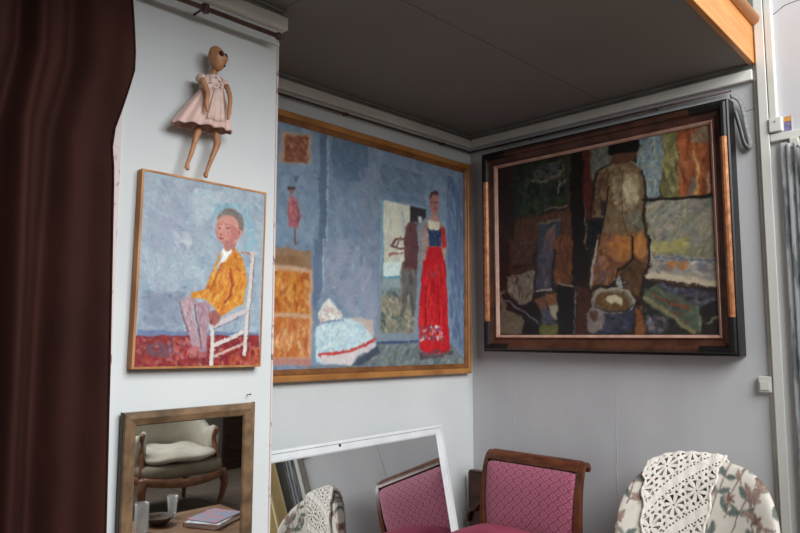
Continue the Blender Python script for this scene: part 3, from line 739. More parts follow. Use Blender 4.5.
pt.poly([(0.195,0.798),(0.253,0.778),(0.268,0.889),(0.228,0.870)], (128, 84, 60), 10); pt.poly([(0.226,0.849),(0.273,0.851),(0.309,0.936),(0.237,0.935)], (80, 82, 100), 10)
pt.poly([(0.249,0.762),(0.314,0.758),(0.316,0.827),(0.267,0.830)], (140, 92, 62), 10); pt.poly([(0.267,0.830),(0.316,0.827),(0.316,0.909),(0.294,0.903)], (176, 164, 140), 8)
pt.poly([(0.221,0.942),(0.311,0.936),(0.311,0.997),(0.213,0.997)], (112, 112, 58), 10)
pt.poly([(0.370,0.010),(0.405,0.009),(0.406,0.301),(0.378,0.302)], (66, 62, 42), 10)
pt.poly([(0.400,0.008),(0.465,0.007),(0.467,0.540),(0.399,0.533)], (28, 21, 19), 5); pt.poly([(0.401,0.463),(0.475,0.472),(0.470,0.742),(0.393,0.742)], (34, 24, 20), 6)
pt.poly([(0.319,0.717),(0.393,0.742),(0.387,0.995),(0.313,0.995)], (22, 21, 21), 4); pt.line([(0.324,0.712),(0.393,0.740)], .008, (120, 108, 92)); pt.line([(0.403,0.743),(0.396,0.987)], .007, (112, 106, 98))
pt.poly([(0.409,0.748),(0.470,0.752),(0.458,0.991),(0.402,0.993)], (74, 42, 30), 10); pt.line([(0.466,0.244),(0.460,0.540)], .008, (112, 92, 76))
pt.poly([(0.467,0.002),(0.505,0.003),(0.501,0.377),(0.467,0.385)], (84, 38, 30), 10); pt.line([(0.505,0.006),(0.506,0.175)], .006, (124, 116, 108))
# window light behind the figure
pt.poly([(0.501,-0.005),(0.592,0.000),(0.587,0.115),(0.521,0.137),(0.501,0.200)], (96, 98, 90), 12); pt.dabs([(0.504,-0.005),(0.591,0.003),(0.587,0.115),(0.515,0.139)], [(112, 118, 104), (80, 84, 76), (110, 100, 84)], 50, .05, .016, 1.1, .6, .7)
pt.poly([(0.710,-0.032),(0.825,-0.019),(0.792,0.318),(0.722,0.312),(0.703,0.166)], (120, 132, 134), 14)
pt.dabs([(0.710,-0.032),(0.821,-0.015),(0.792,0.313),(0.722,0.307)], [(150, 156, 148), (96, 116, 128), (116, 124, 112), (140, 140, 120), (84, 104, 120)], 150, .07, .014, 1.9, .5, .75)
pt.poly([(0.813,-0.011),(0.871,-0.010),(0.872,0.332),(0.799,0.325)], (112, 106, 62), 14); pt.dabs([(0.815,-0.008),(0.871,-0.005),(0.870,0.329),(0.801,0.320)], [(140, 132, 80), (90, 88, 56), (70, 66, 50), (150, 146, 110)], 90, .10, .012, 1.5, .1, .75)
pt.poly([(0.871,-0.002),(1.001,-0.009),(0.996,0.348),(0.872,0.337)], (150, 84, 50), 16)
pt.dabs([(0.871,0.001),(1.001,-0.004),(0.994,0.345),(0.874,0.332)], [(172, 96, 54), (128, 66, 40), (160, 104, 66), (142, 78, 46), (104, 62, 44)], 190, .12, .014, 1.55, .1, .75)
pt.dabs([(0.916,-0.001),(0.999,-0.002),(0.994,0.101),(0.922,0.084)], [(140, 130, 112), (120, 110, 92), (104, 92, 76)], 50, .08, .010, 1.4, .15, .75)
pt.line([(0.931,0.124),(0.946,0.178),(0.935,0.338)], .014, (176, 138, 84)); pt.line([(0.984,0.223),(0.982,0.333)], .010, (160, 130, 104)); pt.poly([(0.912,0.234),(0.935,0.246),(0.929,0.344),(0.902,0.339)], (112, 96, 88), 8)
pt.line([(0.721,0.322),(0.864,0.338),(0.998,0.348)], .012, (38, 34, 32))
pt.poly([(0.733,0.334),(0.999,0.361),(0.997,0.474),(0.723,0.435)], (132, 128, 114), 12); pt.poly([(0.734,0.327),(1.010,0.359),(1.001,0.649),(0.735,0.604)], (130, 126, 104), 12)
pt.dabs([(0.734,0.327),(1.010,0.359),(1.002,0.579),(0.741,0.564)], [(150, 136, 124), (112, 120, 108), (146, 142, 104), (124, 116, 116), (160, 150, 126), (104, 112, 104)], 260, .09, .016, 2.6, .3, .7)
pt.dabs([(0.751,0.532),(0.898,0.533),(0.904,0.605),(0.753,0.595)], [(164, 152, 92), (150, 142, 84)], 50, .06, .018, 0, .4, .7)
pt.poly([(0.742,0.594),(1.001,0.638),(0.997,0.771),(0.729,0.716)], (150, 142, 130), 12)
pt.dabs([(0.761,0.607),(0.999,0.643),(0.996,0.714),(0.758,0.688)], [(120, 116, 118), (104, 100, 104), (168, 160, 146), (90, 104, 116)], 80, .06, .014, .05, .2, .75)
pt.dabs([(0.812,0.639),(0.889,0.646),(0.887,0.691),(0.810,0.679)], [(180, 116, 62), (160, 98, 56)], 24, .035, .018, .1, .4, .85); pt.line([(0.761,0.607),(0.903,0.634),(0.980,0.654)], .010, (92, 108, 124))
pt.line([(0.736,0.703),(0.879,0.732),(0.994,0.761)], .030, (182, 170, 146)); pt.line([(0.728,0.727),(0.993,0.779)], .008, (90, 66, 52))
# lower right clutter
pt.poly([(0.707,0.734),(0.997,0.787),(0.992,0.999),(0.681,0.997)], (48, 46, 44), 10)
pt.dabs([(0.734,0.741),(0.993,0.786),(0.989,0.873),(0.903,0.857)], [(74, 82, 104), (84, 74, 78), (60, 66, 84), (104, 96, 104)], 90, .07, .016, .3, .4, .75)
pt.poly([(0.712,0.770),(0.776,0.757),(0.925,0.860),(0.919,0.991),(0.879,0.973),(0.709,0.835)], (84, 92, 76), 12); pt.dabs([(0.722,0.781),(0.786,0.771),(0.918,0.870),(0.914,0.960),(0.751,0.850)], [(70, 96, 84), (104, 110, 82), (96, 72, 60), (60, 74, 70)], 80, .06, .016, .6, .4, .75)
pt.line([(0.710,0.808),(0.812,0.893),(0.902,0.983)], .022, (128, 120, 86)); pt.line([(0.753,0.796),(0.844,0.854),(0.893,0.869)], .010, (136, 68, 48)); pt.line([(0.921,0.860),(0.923,0.991)], .014, (104, 116, 92))
pt.poly([(0.932,0.858),(0.996,0.835),(0.991,0.994),(0.930,0.994)], (44, 40, 38), 8); pt.line([(0.956,0.943),(0.991,0.913)], .012, (112, 114, 92)); pt.dabs([(0.708,0.876),(0.800,0.919),(0.838,0.990),(0.703,0.989)], [(84, 78, 92), (60, 54, 62), (40, 36, 40), (120, 112, 116)], 60, .04, .018, .8, .7, .75)
# the figure
FIG = [(0.590,0.106),(0.634,0.100),(0.678,0.115),(0.720,0.165),(0.734,0.245),(0.733,0.327),(0.724,0.390),(0.732,0.494),(0.736,0.577),(0.514,0.554),(0.543,0.421),(0.548,0.389),(0.515,0.394),(0.489,0.375),(0.504,0.289),(0.516,0.190),(0.528,0.136)]
pt.poly(FIG, (112, 90, 62), 14); pt.line(FIG + FIG[:1], .008, (52, 42, 36), a=.8)
pt.dabs(FIG, [(118, 104, 76), (92, 76, 58), (104, 92, 72), (84, 66, 52)], 220, .06, .016, 1.2, .6, .65)
pt.dabs([(0.526,0.141),(0.587,0.128),(0.561,0.299),(0.538,0.382),(0.497,0.370)], [(66, 50, 42), (80, 58, 46), (110, 76, 60)], 70, .06, .014, 1.4, .4, .7)
pt.dabs([(0.601,0.176),(0.693,0.181),(0.712,0.287),(0.692,0.356),(0.618,0.360),(0.587,0.303)], [(168, 156, 122), (150, 136, 104), (132, 122, 96), (176, 160, 132)], 90, .05, .014, 2.0, .5, .7)
pt.dabs([(0.644,0.201),(0.678,0.208),(0.678,0.330),(0.649,0.325)], [(190, 176, 144), (170, 150, 124)], 26, .04, .010, 1.4, .4, .7)
pt.dabs([(0.628,0.359),(0.724,0.361),(0.720,0.469),(0.634,0.457)], [(104, 106, 94), (84, 86, 80), (130, 116, 92)], 50, .07, .012, 1.55, .2, .7)
pt.dabs([(0.541,0.295),(0.578,0.276),(0.558,0.385),(0.538,0.370)], [(132, 98, 86), (90, 60, 52), (168, 140, 124)], 30, .03, .008, 1, .6, .8)
pt.poly([(0.476,0.389),(0.547,0.409),(0.520,0.546),(0.471,0.541)], (30, 30, 36), 8)
pt.poly([(0.594,0.056),(0.700,0.050),(0.690,0.112),(0.674,0.119),(0.590,0.113)], (84, 54, 42), 10); pt.poly([(0.572,0.036),(0.581,0.006),(0.651,0.007),(0.709,0.008),(0.715,0.049),(0.703,0.076),(0.670,0.063),(0.585,0.062)], (26, 23, 23), 4); pt.line([(0.599,0.017),(0.637,0.021)], .008, (92, 96, 96))
pt.ell([(0.699,0.063)][0], .010, .014, (120, 84, 62))
HIP = [(0.517,0.465),(0.732,0.492),(0.743,0.576),(0.733,0.646),(0.711,0.687),(0.678,0.624),(0.627,0.663),(0.588,0.720),(0.482,0.750),(0.493,0.612)]
pt.poly(HIP, (130, 86, 54), 12, .75, soft=10)
pt.dabs(HIP, [(150, 98, 54), (108, 70, 48), (128, 88, 66), (94, 62, 46)], 170, .06, .014, 1.2, .6, .7)
pt.dabs([(0.554,0.484),(0.715,0.480),(0.715,0.575),(0.562,0.559)], [(180, 120, 56), (164, 100, 48), (140, 90, 50)], 50, .04, .016, 1, .8, .8); pt.dabs([(0.613,0.514),(0.671,0.509),(0.658,0.591),(0.609,0.611)], [(178, 112, 50), (160, 96, 46)], 26, .04, .014, .6, .6, .8)
pt.dabs([(0.496,0.600),(0.552,0.568),(0.576,0.717),(0.485,0.745)], [(128, 96, 90), (96, 70, 68), (150, 112, 84)], 60, .06, .014, 1.3, .5, .7)
pt.line([(0.668,0.532),(0.671,0.605),(0.627,0.658),(0.602,0.663)], .010, (52, 36, 30)); pt.line([(0.739,0.505),(0.745,0.588),(0.728,0.669)], .010, (42, 36, 34)); pt.line([(0.513,0.515),(0.493,0.625),(0.483,0.735)], .010, (150, 140, 132))
pt.poly([(0.627,0.663),(0.678,0.624),(0.717,0.680),(0.699,0.803),(0.621,0.783),(0.612,0.708)], (84, 60, 42), 12); pt.dabs([(0.626,0.673),(0.711,0.680),(0.696,0.796),(0.623,0.778)], [(104, 74, 48), (66, 48, 38), (92, 78, 52)], 50, .07, .012, 1.5, .3, .7)
pt.poly([(0.586,0.706),(0.613,0.684),(0.623,0.759),(0.598,0.755)], (140, 140, 136), 8)
# basin, cloth and jug
pt.poly([(0.490,0.822),(0.669,0.821),(0.678,0.866),(0.653,0.983),(0.497,0.986),(0.510,0.909)], (54, 58, 76), 10); pt.dabs([(0.510,0.884),(0.667,0.877),(0.649,0.983),(0.507,0.981)], [(70, 76, 96), (44, 46, 60), (84, 80, 88)], 50, .07, .014, .1, .4, .7)
pt.ell([(0.574,0.821)][0], .100, .066, (112, 106, 92), ang=.12); pt.ell([(0.576,0.828)][0], .082, .050, (98, 72, 44), ang=.12)
pt.dabs([(0.524,0.787),(0.641,0.805),(0.629,0.864),(0.532,0.856)], [(124, 92, 54), (84, 60, 38), (110, 88, 60)], 40, .05, .014, .3, .5, .75)
pt.poly([(0.554,0.789),(0.584,0.783),(0.617,0.818),(0.620,0.840),(0.588,0.827),(0.572,0.838),(0.549,0.815)], (176, 164, 134), 8); pt.line([(0.482,0.812),(0.514,0.769),(0.585,0.754),(0.642,0.777),(0.670,0.823)], .010, (142, 134, 118))
pt.poly([(0.465,0.851),(0.502,0.837),(0.543,0.871),(0.528,0.953),(0.472,0.986),(0.461,0.956)], (128, 116, 112), 10); pt.ell([(0.492,0.893)][0], .020, .030, (96, 66, 58))
pt.poly([(0.679,0.850),(0.698,0.841),(0.713,0.960),(0.707,0.993),(0.666,0.990)], (126, 78, 44), 10)
pt.line([(0.678,0.831),(0.703,0.902),(0.714,0.983)], .008, (60, 50, 44)); pt.dabs([(0.705,0.855),(0.801,0.916),(0.799,0.984),(0.718,0.983)], [(96, 92, 104), (60, 56, 62), (130, 124, 126)], 40, .05, .014, .7, .6, .7)
pt.img *= np.interp(pt.U, [0, .38, .55, 1], [.80, .86, 1, .94])[..., None]        # the left of the picture is painted in deeper tones
pt.drag(2.2, 26); pt.restroke(2400, .040, .011, 12, .55, 7, 22); pt.restroke(2600, .030, .009, 10, .75, 6, 7)
DK = (38, 32, 28)
pt.line([(0.528,0.136),(0.511,0.202),(0.495,0.300),(0.489,0.375),(0.515,0.397),(0.548,0.389)], .010, DK, a=.8); pt.poly([(0.537,0.295),(0.567,0.285),(0.557,0.365),(0.538,0.372)], (44, 34, 30), 5, .8)
pt.line([(0.572,0.225),(0.565,0.299),(0.555,0.365),(0.543,0.421),(0.516,0.529)], .010, DK, a=.8); pt.line([(0.720,0.165),(0.734,0.245),(0.733,0.327),(0.719,0.390),(0.730,0.494),(0.736,0.566)], .011, DK, a=.85)
pt.line([(0.588,0.108),(0.547,0.120),(0.528,0.136)], .008, DK, a=.7); pt.line([(0.678,0.115),(0.704,0.140),(0.720,0.165)], .008, (150, 146, 132), a=.7)
pt.line([(0.644,0.152),(0.633,0.274),(0.636,0.421),(0.654,0.496)], .007, (78, 62, 46), a=.65)
pt.poly([(0.651,0.173),(0.695,0.179),(0.711,0.241),(0.697,0.321),(0.660,0.334),(0.641,0.275)], (170, 156, 124), 14, .5, soft=6); pt.poly([(0.602,0.168),(0.633,0.167),(0.626,0.309),(0.600,0.317)], (126, 108, 80), 10, .5, soft=5)
pt.ell([(0.623,0.559)][0], .052, .066, (166, 108, 56), 14, .55); pt.ell([(0.705,0.553)][0], .030, .060, (176, 118, 58), 14, .6)
pt.line([(0.668,0.496),(0.675,0.557),(0.669,0.609),(0.629,0.658),(0.604,0.664)], .011, DK, a=.85); pt.line([(0.671,0.609),(0.696,0.636),(0.722,0.643)], .008, (58, 42, 34), a=.8)
pt.line([(0.739,0.505),(0.745,0.581),(0.731,0.648),(0.715,0.692),(0.699,0.796)], .010, DK, a=.85); pt.line([(0.749,0.511),(0.754,0.580),(0.740,0.647)], .007, (158, 152, 138), a=.75)
pt.line([(0.513,0.502),(0.493,0.612),(0.480,0.745)], .009, (156, 146, 136), a=.75); pt.line([(0.602,0.663),(0.590,0.718),(0.545,0.757)], .009, DK, a=.8); pt.line([(0.616,0.696),(0.627,0.776)], .008, DK, a=.7)
pt.poly([(0.572,0.039),(0.581,0.006),(0.651,0.007),(0.709,0.008),(0.715,0.049),(0.703,0.076),(0.670,0.063),(0.585,0.062)], (24, 21, 21), 4); pt.poly([(0.595,0.062),(0.691,0.066),(0.684,0.111),(0.634,0.100),(0.592,0.109)], (86, 58, 44), 8, .85)
pt.line([(0.480,0.812),(0.512,0.772),(0.581,0.754),(0.644,0.774),(0.674,0.823),(0.658,0.865)], .010, (146, 138, 120), a=.85); pt.line([(0.493,0.847),(0.561,0.879),(0.638,0.872),(0.668,0.842)], .008, (40, 38, 44), a=.8)
pt.poly([(0.554,0.789),(0.584,0.783),(0.617,0.818),(0.620,0.840),(0.588,0.827),(0.572,0.838),(0.549,0.815)], (180, 168, 138), 8, .9)
pt.line([(0.729,0.711),(0.879,0.738),(0.996,0.766)], .016, (180, 168, 144), a=.8); pt.line([(0.721,0.322),(0.864,0.338),(0.998,0.348)], .010, (34, 30, 28), a=.9)
pt.line([(0.324,0.712),(0.393,0.740)], .007, (124, 112, 96)); pt.line([(0.205,0.752),(0.285,0.741)], .008, (140, 130, 124)); pt.line([(0.208,0.749),(0.227,0.455)], .007, (52, 54, 66), a=.8)
pt.blur(1)
pt.img = 70 * (np.clip(pt.img, 1, 255) / 70) ** 1.12

Cw, Ch, cf = 1.415, 1.177, .092
pC = thing('studio_painting', 'dark oil painting of a standing figure seen from behind, in a copper and black frame', 'painting', (-.004, -.8555, 1.457), (0, 0, R(-90)))
frame_rails('outer_edge', Cw, Ch, [(0, 0), (0, .072), (.006, .078), (.012, .076), (.012, 0)], M['black_lacquer'], pC)
GP = [(.012, .04), (.012, .080), (.019, .090), (.029, .092), (.039, .086), (.045, .074), (.045, .04)]
frame_rails('copper_moulding', Cw, Ch, GP, M['copper'], pC, only=(1, 3))
frame_rails('shaded_brown_moulding', Cw, Ch, GP, M['walnut'], pC, only=(0, 2))  # bottom rail is brown; the top rail's shade is put into its colour
frame_rails('walnut_slope', Cw, Ch, [(.045, .03), (.045, .072), (.050, .068), (.072, .058), (.076, .062), (.080, .058), (.080, .03)], M['walnut'], pC)
frame_rails('liner', Cw, Ch, [(.080, .03), (.080, .058), (.083, .062), (.093, .054), (.096, .046), (.096, .03)], M['pink_liner'], pC)
corner_caps('corner_cap', Cw, Ch, [(.0105, .04), (.0105, .082), (.018, .0915), (.029, .0935), (.040, .0875), (.0465, .075), (.0465, .04)], .175, M['black_lacquer'], pC)
obj('backing_board', bx(-Cw / 2 + .03, Cw / 2 - .03, -.028, -.004, .03, Ch - .03), M['stretch'], pC)
canvas(pC, pt, -Cw / 2 + cf, Cw / 2 - cf, cf, Ch - cf, .044, 1.0, OIL_DARK)

# ------------------------------------------------------------------ mirrors
M['mirror_wood'] = noise_mat('oak_mirror_frame', rgb(88, 68, 50), rgb(132, 104, 76), 5, (4, 4, 4), rough=.4, bump=.15)
M['mirror_wood_dark'] = noise_mat('dark_side_edge', rgb(40, 42, 34), rgb(62, 52, 42), 8, rough=.5, bump=.1)
mw, mh = .467, .82
mA = thing('wall_mirror', 'rectangular mirror in a brown wooden frame hung below the portrait', 'mirror', (-2.1545, -.526, 1.319 - mh), (R(.5), 0, 0))
frame_rails('frame_rail', mw, mh, [(.002, 0), (.002, .020), (.006, .026), (.020, .028), (.040, .020), (.044, .014), (.044, 0)], M['mirror_wood'], mA)
frame_rails('frame_edge', mw, mh, [(0, 0), (0, .018), (.0018, .020), (.0018, 0)], M['mirror_wood_dark'], mA, only=(1, 3))  # left and right edges only, darker than the rest of the frame
obj('mirror_glass', bx(-mw / 2 + .040, mw / 2 - .040, -.012, -.004, .040, mh - .040), M['mirror'], mA)

M['white_paint'] = noise_mat('worn_white_paint', rgb(214, 217, 217), rgb(228, 230, 230), 9, rough=.5, bump=.2, bscale=50)
lw, lh, lean = 1.36, 1.078, 11.6
mB = thing('leaning_mirror', 'wide mirror in a worn white painted frame leaning against the wall', 'mirror', (-1.078, -.334, .004), (R(-lean), 0, R(2.8)))
frame_rails('frame_rail', lw, lh, [(0, 0), (0, .018), (.004, .022), (.013, .022), (.016, .015), (.044, .013), (.050, .009), (.050, 0)], M['white_paint'], mB)
obj('mirror_glass', bx(-lw / 2 + .046, lw / 2 - .046, -.007, -.003, .046, lh - .046), M['mirror'], mB)
obj('backing_board', bx(-lw / 2 + .03, lw / 2 - .03, -.0025, .004, .03, lh - .03), M['stretch'], mB)
bm = B_(); tube(bm, [(-.09, -.012, lh - .022), (-.09, -.020, lh - .022)], .006, 10)
obj('nail', bm, M['rod'], mB)

# ------------------------------------------------------------------ curtain rod, rings, curtain
rd = thing('curtain_rod', 'thin brown metal curtain rod with a round end knob along the chimney breast', 'curtain rod', (-2.75, -.602, 2.645))
bm = B_(); tube(bm, [(-3.62, -.602, 2.645), (-1.90, -.602, 2.645)], .0085, 12)
obj('rod', bm, M['rod'], rd, True, rd.location)
bm = B_(); tube(bm, [(-1.902, -.602, 2.645), (-1.896, -.602, 2.645), (-1.888, -.602, 2.645), (-1.878, -.602, 2.645), (-1.872, -.602, 2.645)], [.009, .012, .015, .012, .004], 12)
obj('end_knob', bm, M['rod'], rd, True, rd.location)
bm = B_(); tube(bm, [(-2.185, -.521, 2.650), (-2.185, -.600, 2.650)], .004, 10)
lathe(bm, [(.0005, -.016), (.013, -.014), (.013, .014), (.0005, .016)], (-2.185, -.602, 2.645), 12)
obj('bracket', bm, M['rod'], rd, False, rd.location)

NU, NZ = 220, 90
u = np.linspace(0, 1, NU)[None, :]; zz = np.linspace(2.615, .02, NZ)[:, None]
edge = np.interp(-zz, [-2.62, -2.5, -2.33, -2.23, -2.12, -1.95, -1.4, -.0], [-2.468, -2.462, -2.458, -2.480, -2.502, -2.502, -2.496, -2.47])
X = -3.35 + u * (edge + 3.35)
dn = (2.62 - zz) / 2.6
ph = (u + .05 * np.sin(u * 9)) * 2 * np.pi * 4.2
fold = np.sin(ph + .8 * np.sin(ph * .37) + .5 * dn) * (.020 + .030 * np.minimum(dn * 2.2, 1)) + .012 * np.sin(ph * 2.3 + 1.3 + dn * 2)
bul = .035 * np.exp(-((zz - 2.36) / .16) ** 2) * np.exp(-((u - .96) / .06) ** 2)
Y = -.640 - fold - bul + .022 * np.exp(-((zz - 2.12) / .07) ** 2) * np.exp(-((u - 1) / .05) ** 2)
X = X + .010 * np.sin(ph * 1.0 + 1.0) * np.minimum(dn * 3, 1) * (1 - u ** 4)
P = np.stack([X, Y, np.broadcast_to(zz, X.shape) + 0 * X], -1)
ct = thing('brown_curtain', 'heavy dark brown curtain gathered at the left of the chimney breast', 'curtain', (-2.9, -.64, .02))
P = P - np.array(ct.location)
c_o = grid_mesh('curtain_cloth', P, M['curtain'], ct)
sm = c_o.modifiers.new('thickness', 'SOLIDIFY'); sm.thickness = .004; sm.offset = 0
# side hem: a stitched fold running down the free edge
hp = [(P[j, -1] + np.array([-.002, -.004, 0])) for j in range(0, NZ, 2)]
bm = B_(); tube(bm, hp, .0026, 8); obj('side_hem', bm, M['curtain'], ct, True)
ring_me = None
for i in range(9):
    x = -3.30 + i * .106
    if ring_me is None:
        bm = B_()
        n = 20
        tube(bm, [(0, .017 * math.cos(2 * math.pi * k / n), .017 * math.sin(2 * math.pi * k / n) - .006) for k in range(n + 1)], .0022, 8)
        o = obj('curtain_ring', bm, M['rod'], ct, True); ring_me = o.data
    else:
        o = bpy.data.objects.new('curtain_ring', ring_me); COL.objects.link(o); o.parent = ct
    o.location = (x + 2.9, -.602 + .64, 2.645 - .02)

# thin dark picture rails on the long wall and on the grey wall
pr = thing('picture_rail', 'thin dark hanging rail under the cornice above the large interior painting', 'picture rail', (-.9, -.02, 2.684))
bm = B_(); tube(bm, [(ax1 + .003, -.024, 2.684), (-.028, -.024, 2.684)], .006, 10); obj('rail', bm, M['rod'], pr, True, pr.location)
for x in (-.29, -1.05):
    bm = B_(); tube(bm, [(x, 0, 2.684), (x, -.030, 2.684)], .005, 8); tube(bm, [(x - .009, -.024, 2.684), (x + .009, -.024, 2.684)], .009, 10); obj('rail_bracket', bm, M['rod'], pr, False, pr.location)
pr = thing('picture_rail', 'thin dark hanging rail under the cornice above the dark studio painting', 'picture rail', (-.02, -.8, 2.684))
bm = B_(); tube(bm, [(-.024, -.006, 2.684), (-.024, -1.56, 2.684)], .006, 10); obj('rail', bm, M['rod'], pr, True, pr.location)
for y in (-.45, -1.2):
    bm = B_(); tube(bm, [(0, y, 2.684), (-.030, y, 2.684)], .005, 8); obj('rail_bracket', bm, M['rod'], pr, False, pr.location)

# grey strap looped over the corner of the dark painting
M['strap'] = noise_mat('grey_webbing', rgb(104, 106, 102), rgb(134, 136, 132), 60, rough=.6, bump=.2)
path = smooth_path([(-.072, -1.5755, 2.640), (-.050, -1.580, 2.646), (-.030, -1.600, 2.618), (-.022, -1.612, 2.560), (-.020, -1.620, 2.490), (-.022, -1.632, 2.420), (-.024, -1.624, 2.398),
                    (-.026, -1.606, 2.425), (-.030, -1.594, 2.490), (-.034, -1.585, 2.540), (-.040, -1.5775, 2.575)], 6)
bm = B_(); tube(bm, path, .0115, 10, (1.0, .5))
st = obj('hanging_strap', bm, M['strap'], None, True); tag(st, 'grey strap looped over the top corner of the dark framed painting', 'strap')

# ------------------------------------------------------------------ wooden doll hanging on the breast
M['doll_wood'] = noise_mat('doll_limewood', rgb(158, 108, 74), rgb(196, 142, 102), 30, (1, 1, .4), rough=.5, bump=.2)
M['doll_dark'] = noise_mat('doll_dark_hollow', rgb(46, 28, 20), rgb(66, 42, 30), 30, rough=.9, spec=.1)
M['dress'] = noise_mat('pink_cotton', rgb(214, 178, 168), rgb(226, 194, 184), 14, rough=.85, bump=.3, bscale=120, spec=.15)
M['lace'] = noise_mat('ecru_gathered_panel', rgb(214, 186, 172), rgb(226, 200, 188), 40, rough=.85, bump=.4, bscale=160, spec=.15)
M['sprig'] = noise_mat('sprigged_yoke', rgb(222, 198, 186), rgb(150, 112, 104), 90, rough=.85, bump=.2, lo=.5, hi=.62)
dl = thing('wooden_doll', 'jointed wooden doll in a pale pink dress hanging above the portrait', 'doll', (-2.14, -.575, 2.075))
D0 = dl.location
def DP(x, z, y=0): return (x, -.575 + y, z)
bm = B_()
cushion(bm, (0, 0, 0), (.029, .030, .044), 2.0, 2.0, 28, 18,
        lambda x, y, z: (x * (1 - .16 * max(0, -z / .044)) + (.010 * math.exp(-((z + .008) / .010) ** 2) * max(0, x / .029) ** 3) + .006 * math.exp(-((z + .026) / .008) ** 2) * max(0, x / .029) ** 3, y * (1 - .15 * max(0, -z / .044)), z))
bmesh.ops.rotate(bm, verts=bm.verts, cent=(0, 0, 0), matrix=Matrix.Rotation(R(-35), 3, 'Z') @ Matrix.Rotation(R(-12), 3, 'Y'))
bmesh.ops.translate(bm, verts=bm.verts, vec=DP(-2.128, 2.492, -.012))
hd = obj('head', bm, M['doll_wood'], dl, True, D0)
for (dx, dy, dz) in ((.000, -.0395, .009), (.0195, -.0320, .007)):
    bm = B_(); cushion(bm, DP(-2.128 + dx, 2.492 + dz, dy), (.0092, .0066, .0108), 2, 2, 16, 10); obj('eye_socket', bm, M['doll_dark'], hd, True, D0)
bm = B_(); cushion(bm, DP(-2.110, 2.466, -.030), (.005, .005, .003), 2, 2, 14, 8); obj('mouth', bm, M['doll_dark'], hd, True, D0)
bm = B_(); tube(bm, [DP(-2.128, 2.458), DP(-2.133, 2.44), DP(-2.136, 2.415)], [.012, .011, .015], 12); obj('neck', bm, M['doll_wood'], dl, True, D0)
# dress: yoke then pleated skirt, hanging skewed to the left
def dress_rings(specs, n=72, pleat=12):
    bm = B_(); rings = []
    for (cx, cz, rx, ry, pa, sk) in specs:
        rings.append([bm.verts.new((cx + rx * math.cos(2 * math.pi * k / n), -.577 + ry * math.sin(2 * math.pi * k / n) * (1 + pa * math.cos(pleat * 2 * math.pi * k / n)) - 0,
                                    cz + sk * math.cos(2 * math.pi * k / n) + pa * .010 * math.cos(pleat * 2 * math.pi * k / n + 1))) for k in range(n)])
    for a, b in zip(rings, rings[1:]):
        for k in range(n): bm.faces.new((a[k], a[(k + 1) % n], b[(k + 1) % n], b[k]))
    return bm, rings
bm, _ = dress_rings([(-2.134, 2.432, .020, .016, 0, .0), (-2.136, 2.424, .038, .022, 0, .004), (-2.138, 2.405, .044, .026, 0, .006), (-2.140, 2.375, .044, .028, .03, .006)])
obj('yoke', bm, M['sprig'], dl, True, D0)
bm, _ = dress_rings([(-2.140, 2.378, .045, .029, .04, .006), (-2.145, 2.355, .055, .032, .10, .006), (-2.153, 2.32, .074, .036, .16, .007), (-2.162, 2.28, .095, .040, .2, .008), (-2.168, 2.248, .110, .043, .22, .006), (-2.169, 2.240, .111, .043, .22, .005), (-2.168, 2.242, .106, .039, .22, .005)])
sk = obj('skirt', bm, M['dress'], dl, True, D0)
sm = sk.modifiers.new('thickness', 'SOLIDIFY'); sm.thickness = .0015
bm = B_()   # gathered panel down the front, following the skirt's folds
rows = []
for (cx, cz, rx, ry, pa, sk_) in ((-2.140, 2.380, .045, .029, .04, .006), (-2.145, 2.355, .055, .032, .10, .006), (-2.153, 2.32, .074, .036, .16, .007), (-2.162, 2.28, .095, .040, .2, .008), (-2.166, 2.262, .104, .0415, .21, .007)):
    row = []
    for k in range(25):
        th = R(262) + R(38) * k / 24
        row.append(bm.verts.new((cx + (rx + .002) * math.cos(th), -.577 + (ry + .0022) * math.sin(th) * (1 + pa * math.cos(12 * th)) - .0012 * math.cos(th * 60), cz + sk_ * math.cos(th))))
    rows.append(row)
for a, b in zip(rows, rows[1:]):
    for k in range(24): bm.faces.new((a[k], a[k + 1], b[k + 1], b[k]))
fp = obj('front_panel', bm, M['lace'], dl, True, D0); sm = fp.modifiers.new('thickness', 'SOLIDIFY'); sm.thickness = .001
for (x, z, s) in ((-2.182, 2.410, -1), (-2.096, 2.412, 1)):
    bm = B_(); cushion(bm, DP(x, z, -.004), (.015, .020, .015), 2, 2, 24, 14, lambda a, b, c: (a * (1 + .10 * math.sin(9 * math.atan2(b, a))), b * (1 + .10 * math.sin(9 * math.atan2(b, a))), c)); obj('puff_sleeve', bm, M['dress'], dl, True, D0)
for pts, rad in (([DP(-2.186, 2.40, -.022), DP(-2.181, 2.365, -.040), DP(-2.180, 2.345, -.048), DP(-2.186, 2.318, -.055), DP(-2.187, 2.305, -.056), DP(-2.184, 2.282, -.056)], [.010, .009, .0085, .007, .009, .004]),
                 ([DP(-2.093, 2.402, -.020), DP(-2.094, 2.37, -.040), DP(-2.095, 2.345, -.048), DP(-2.100, 2.31, -.054), DP(-2.102, 2.296, -.055), DP(-2.106, 2.274, -.055)], [.009, .0085, .008, .0065, .008, .004])):
    sp = smooth_path(pts, 4); bm = B_(); tube(bm, sp, lerp_list(rad, len(sp)), 12); arm = obj('arm', bm, M['doll_wood'], dl, True, D0)
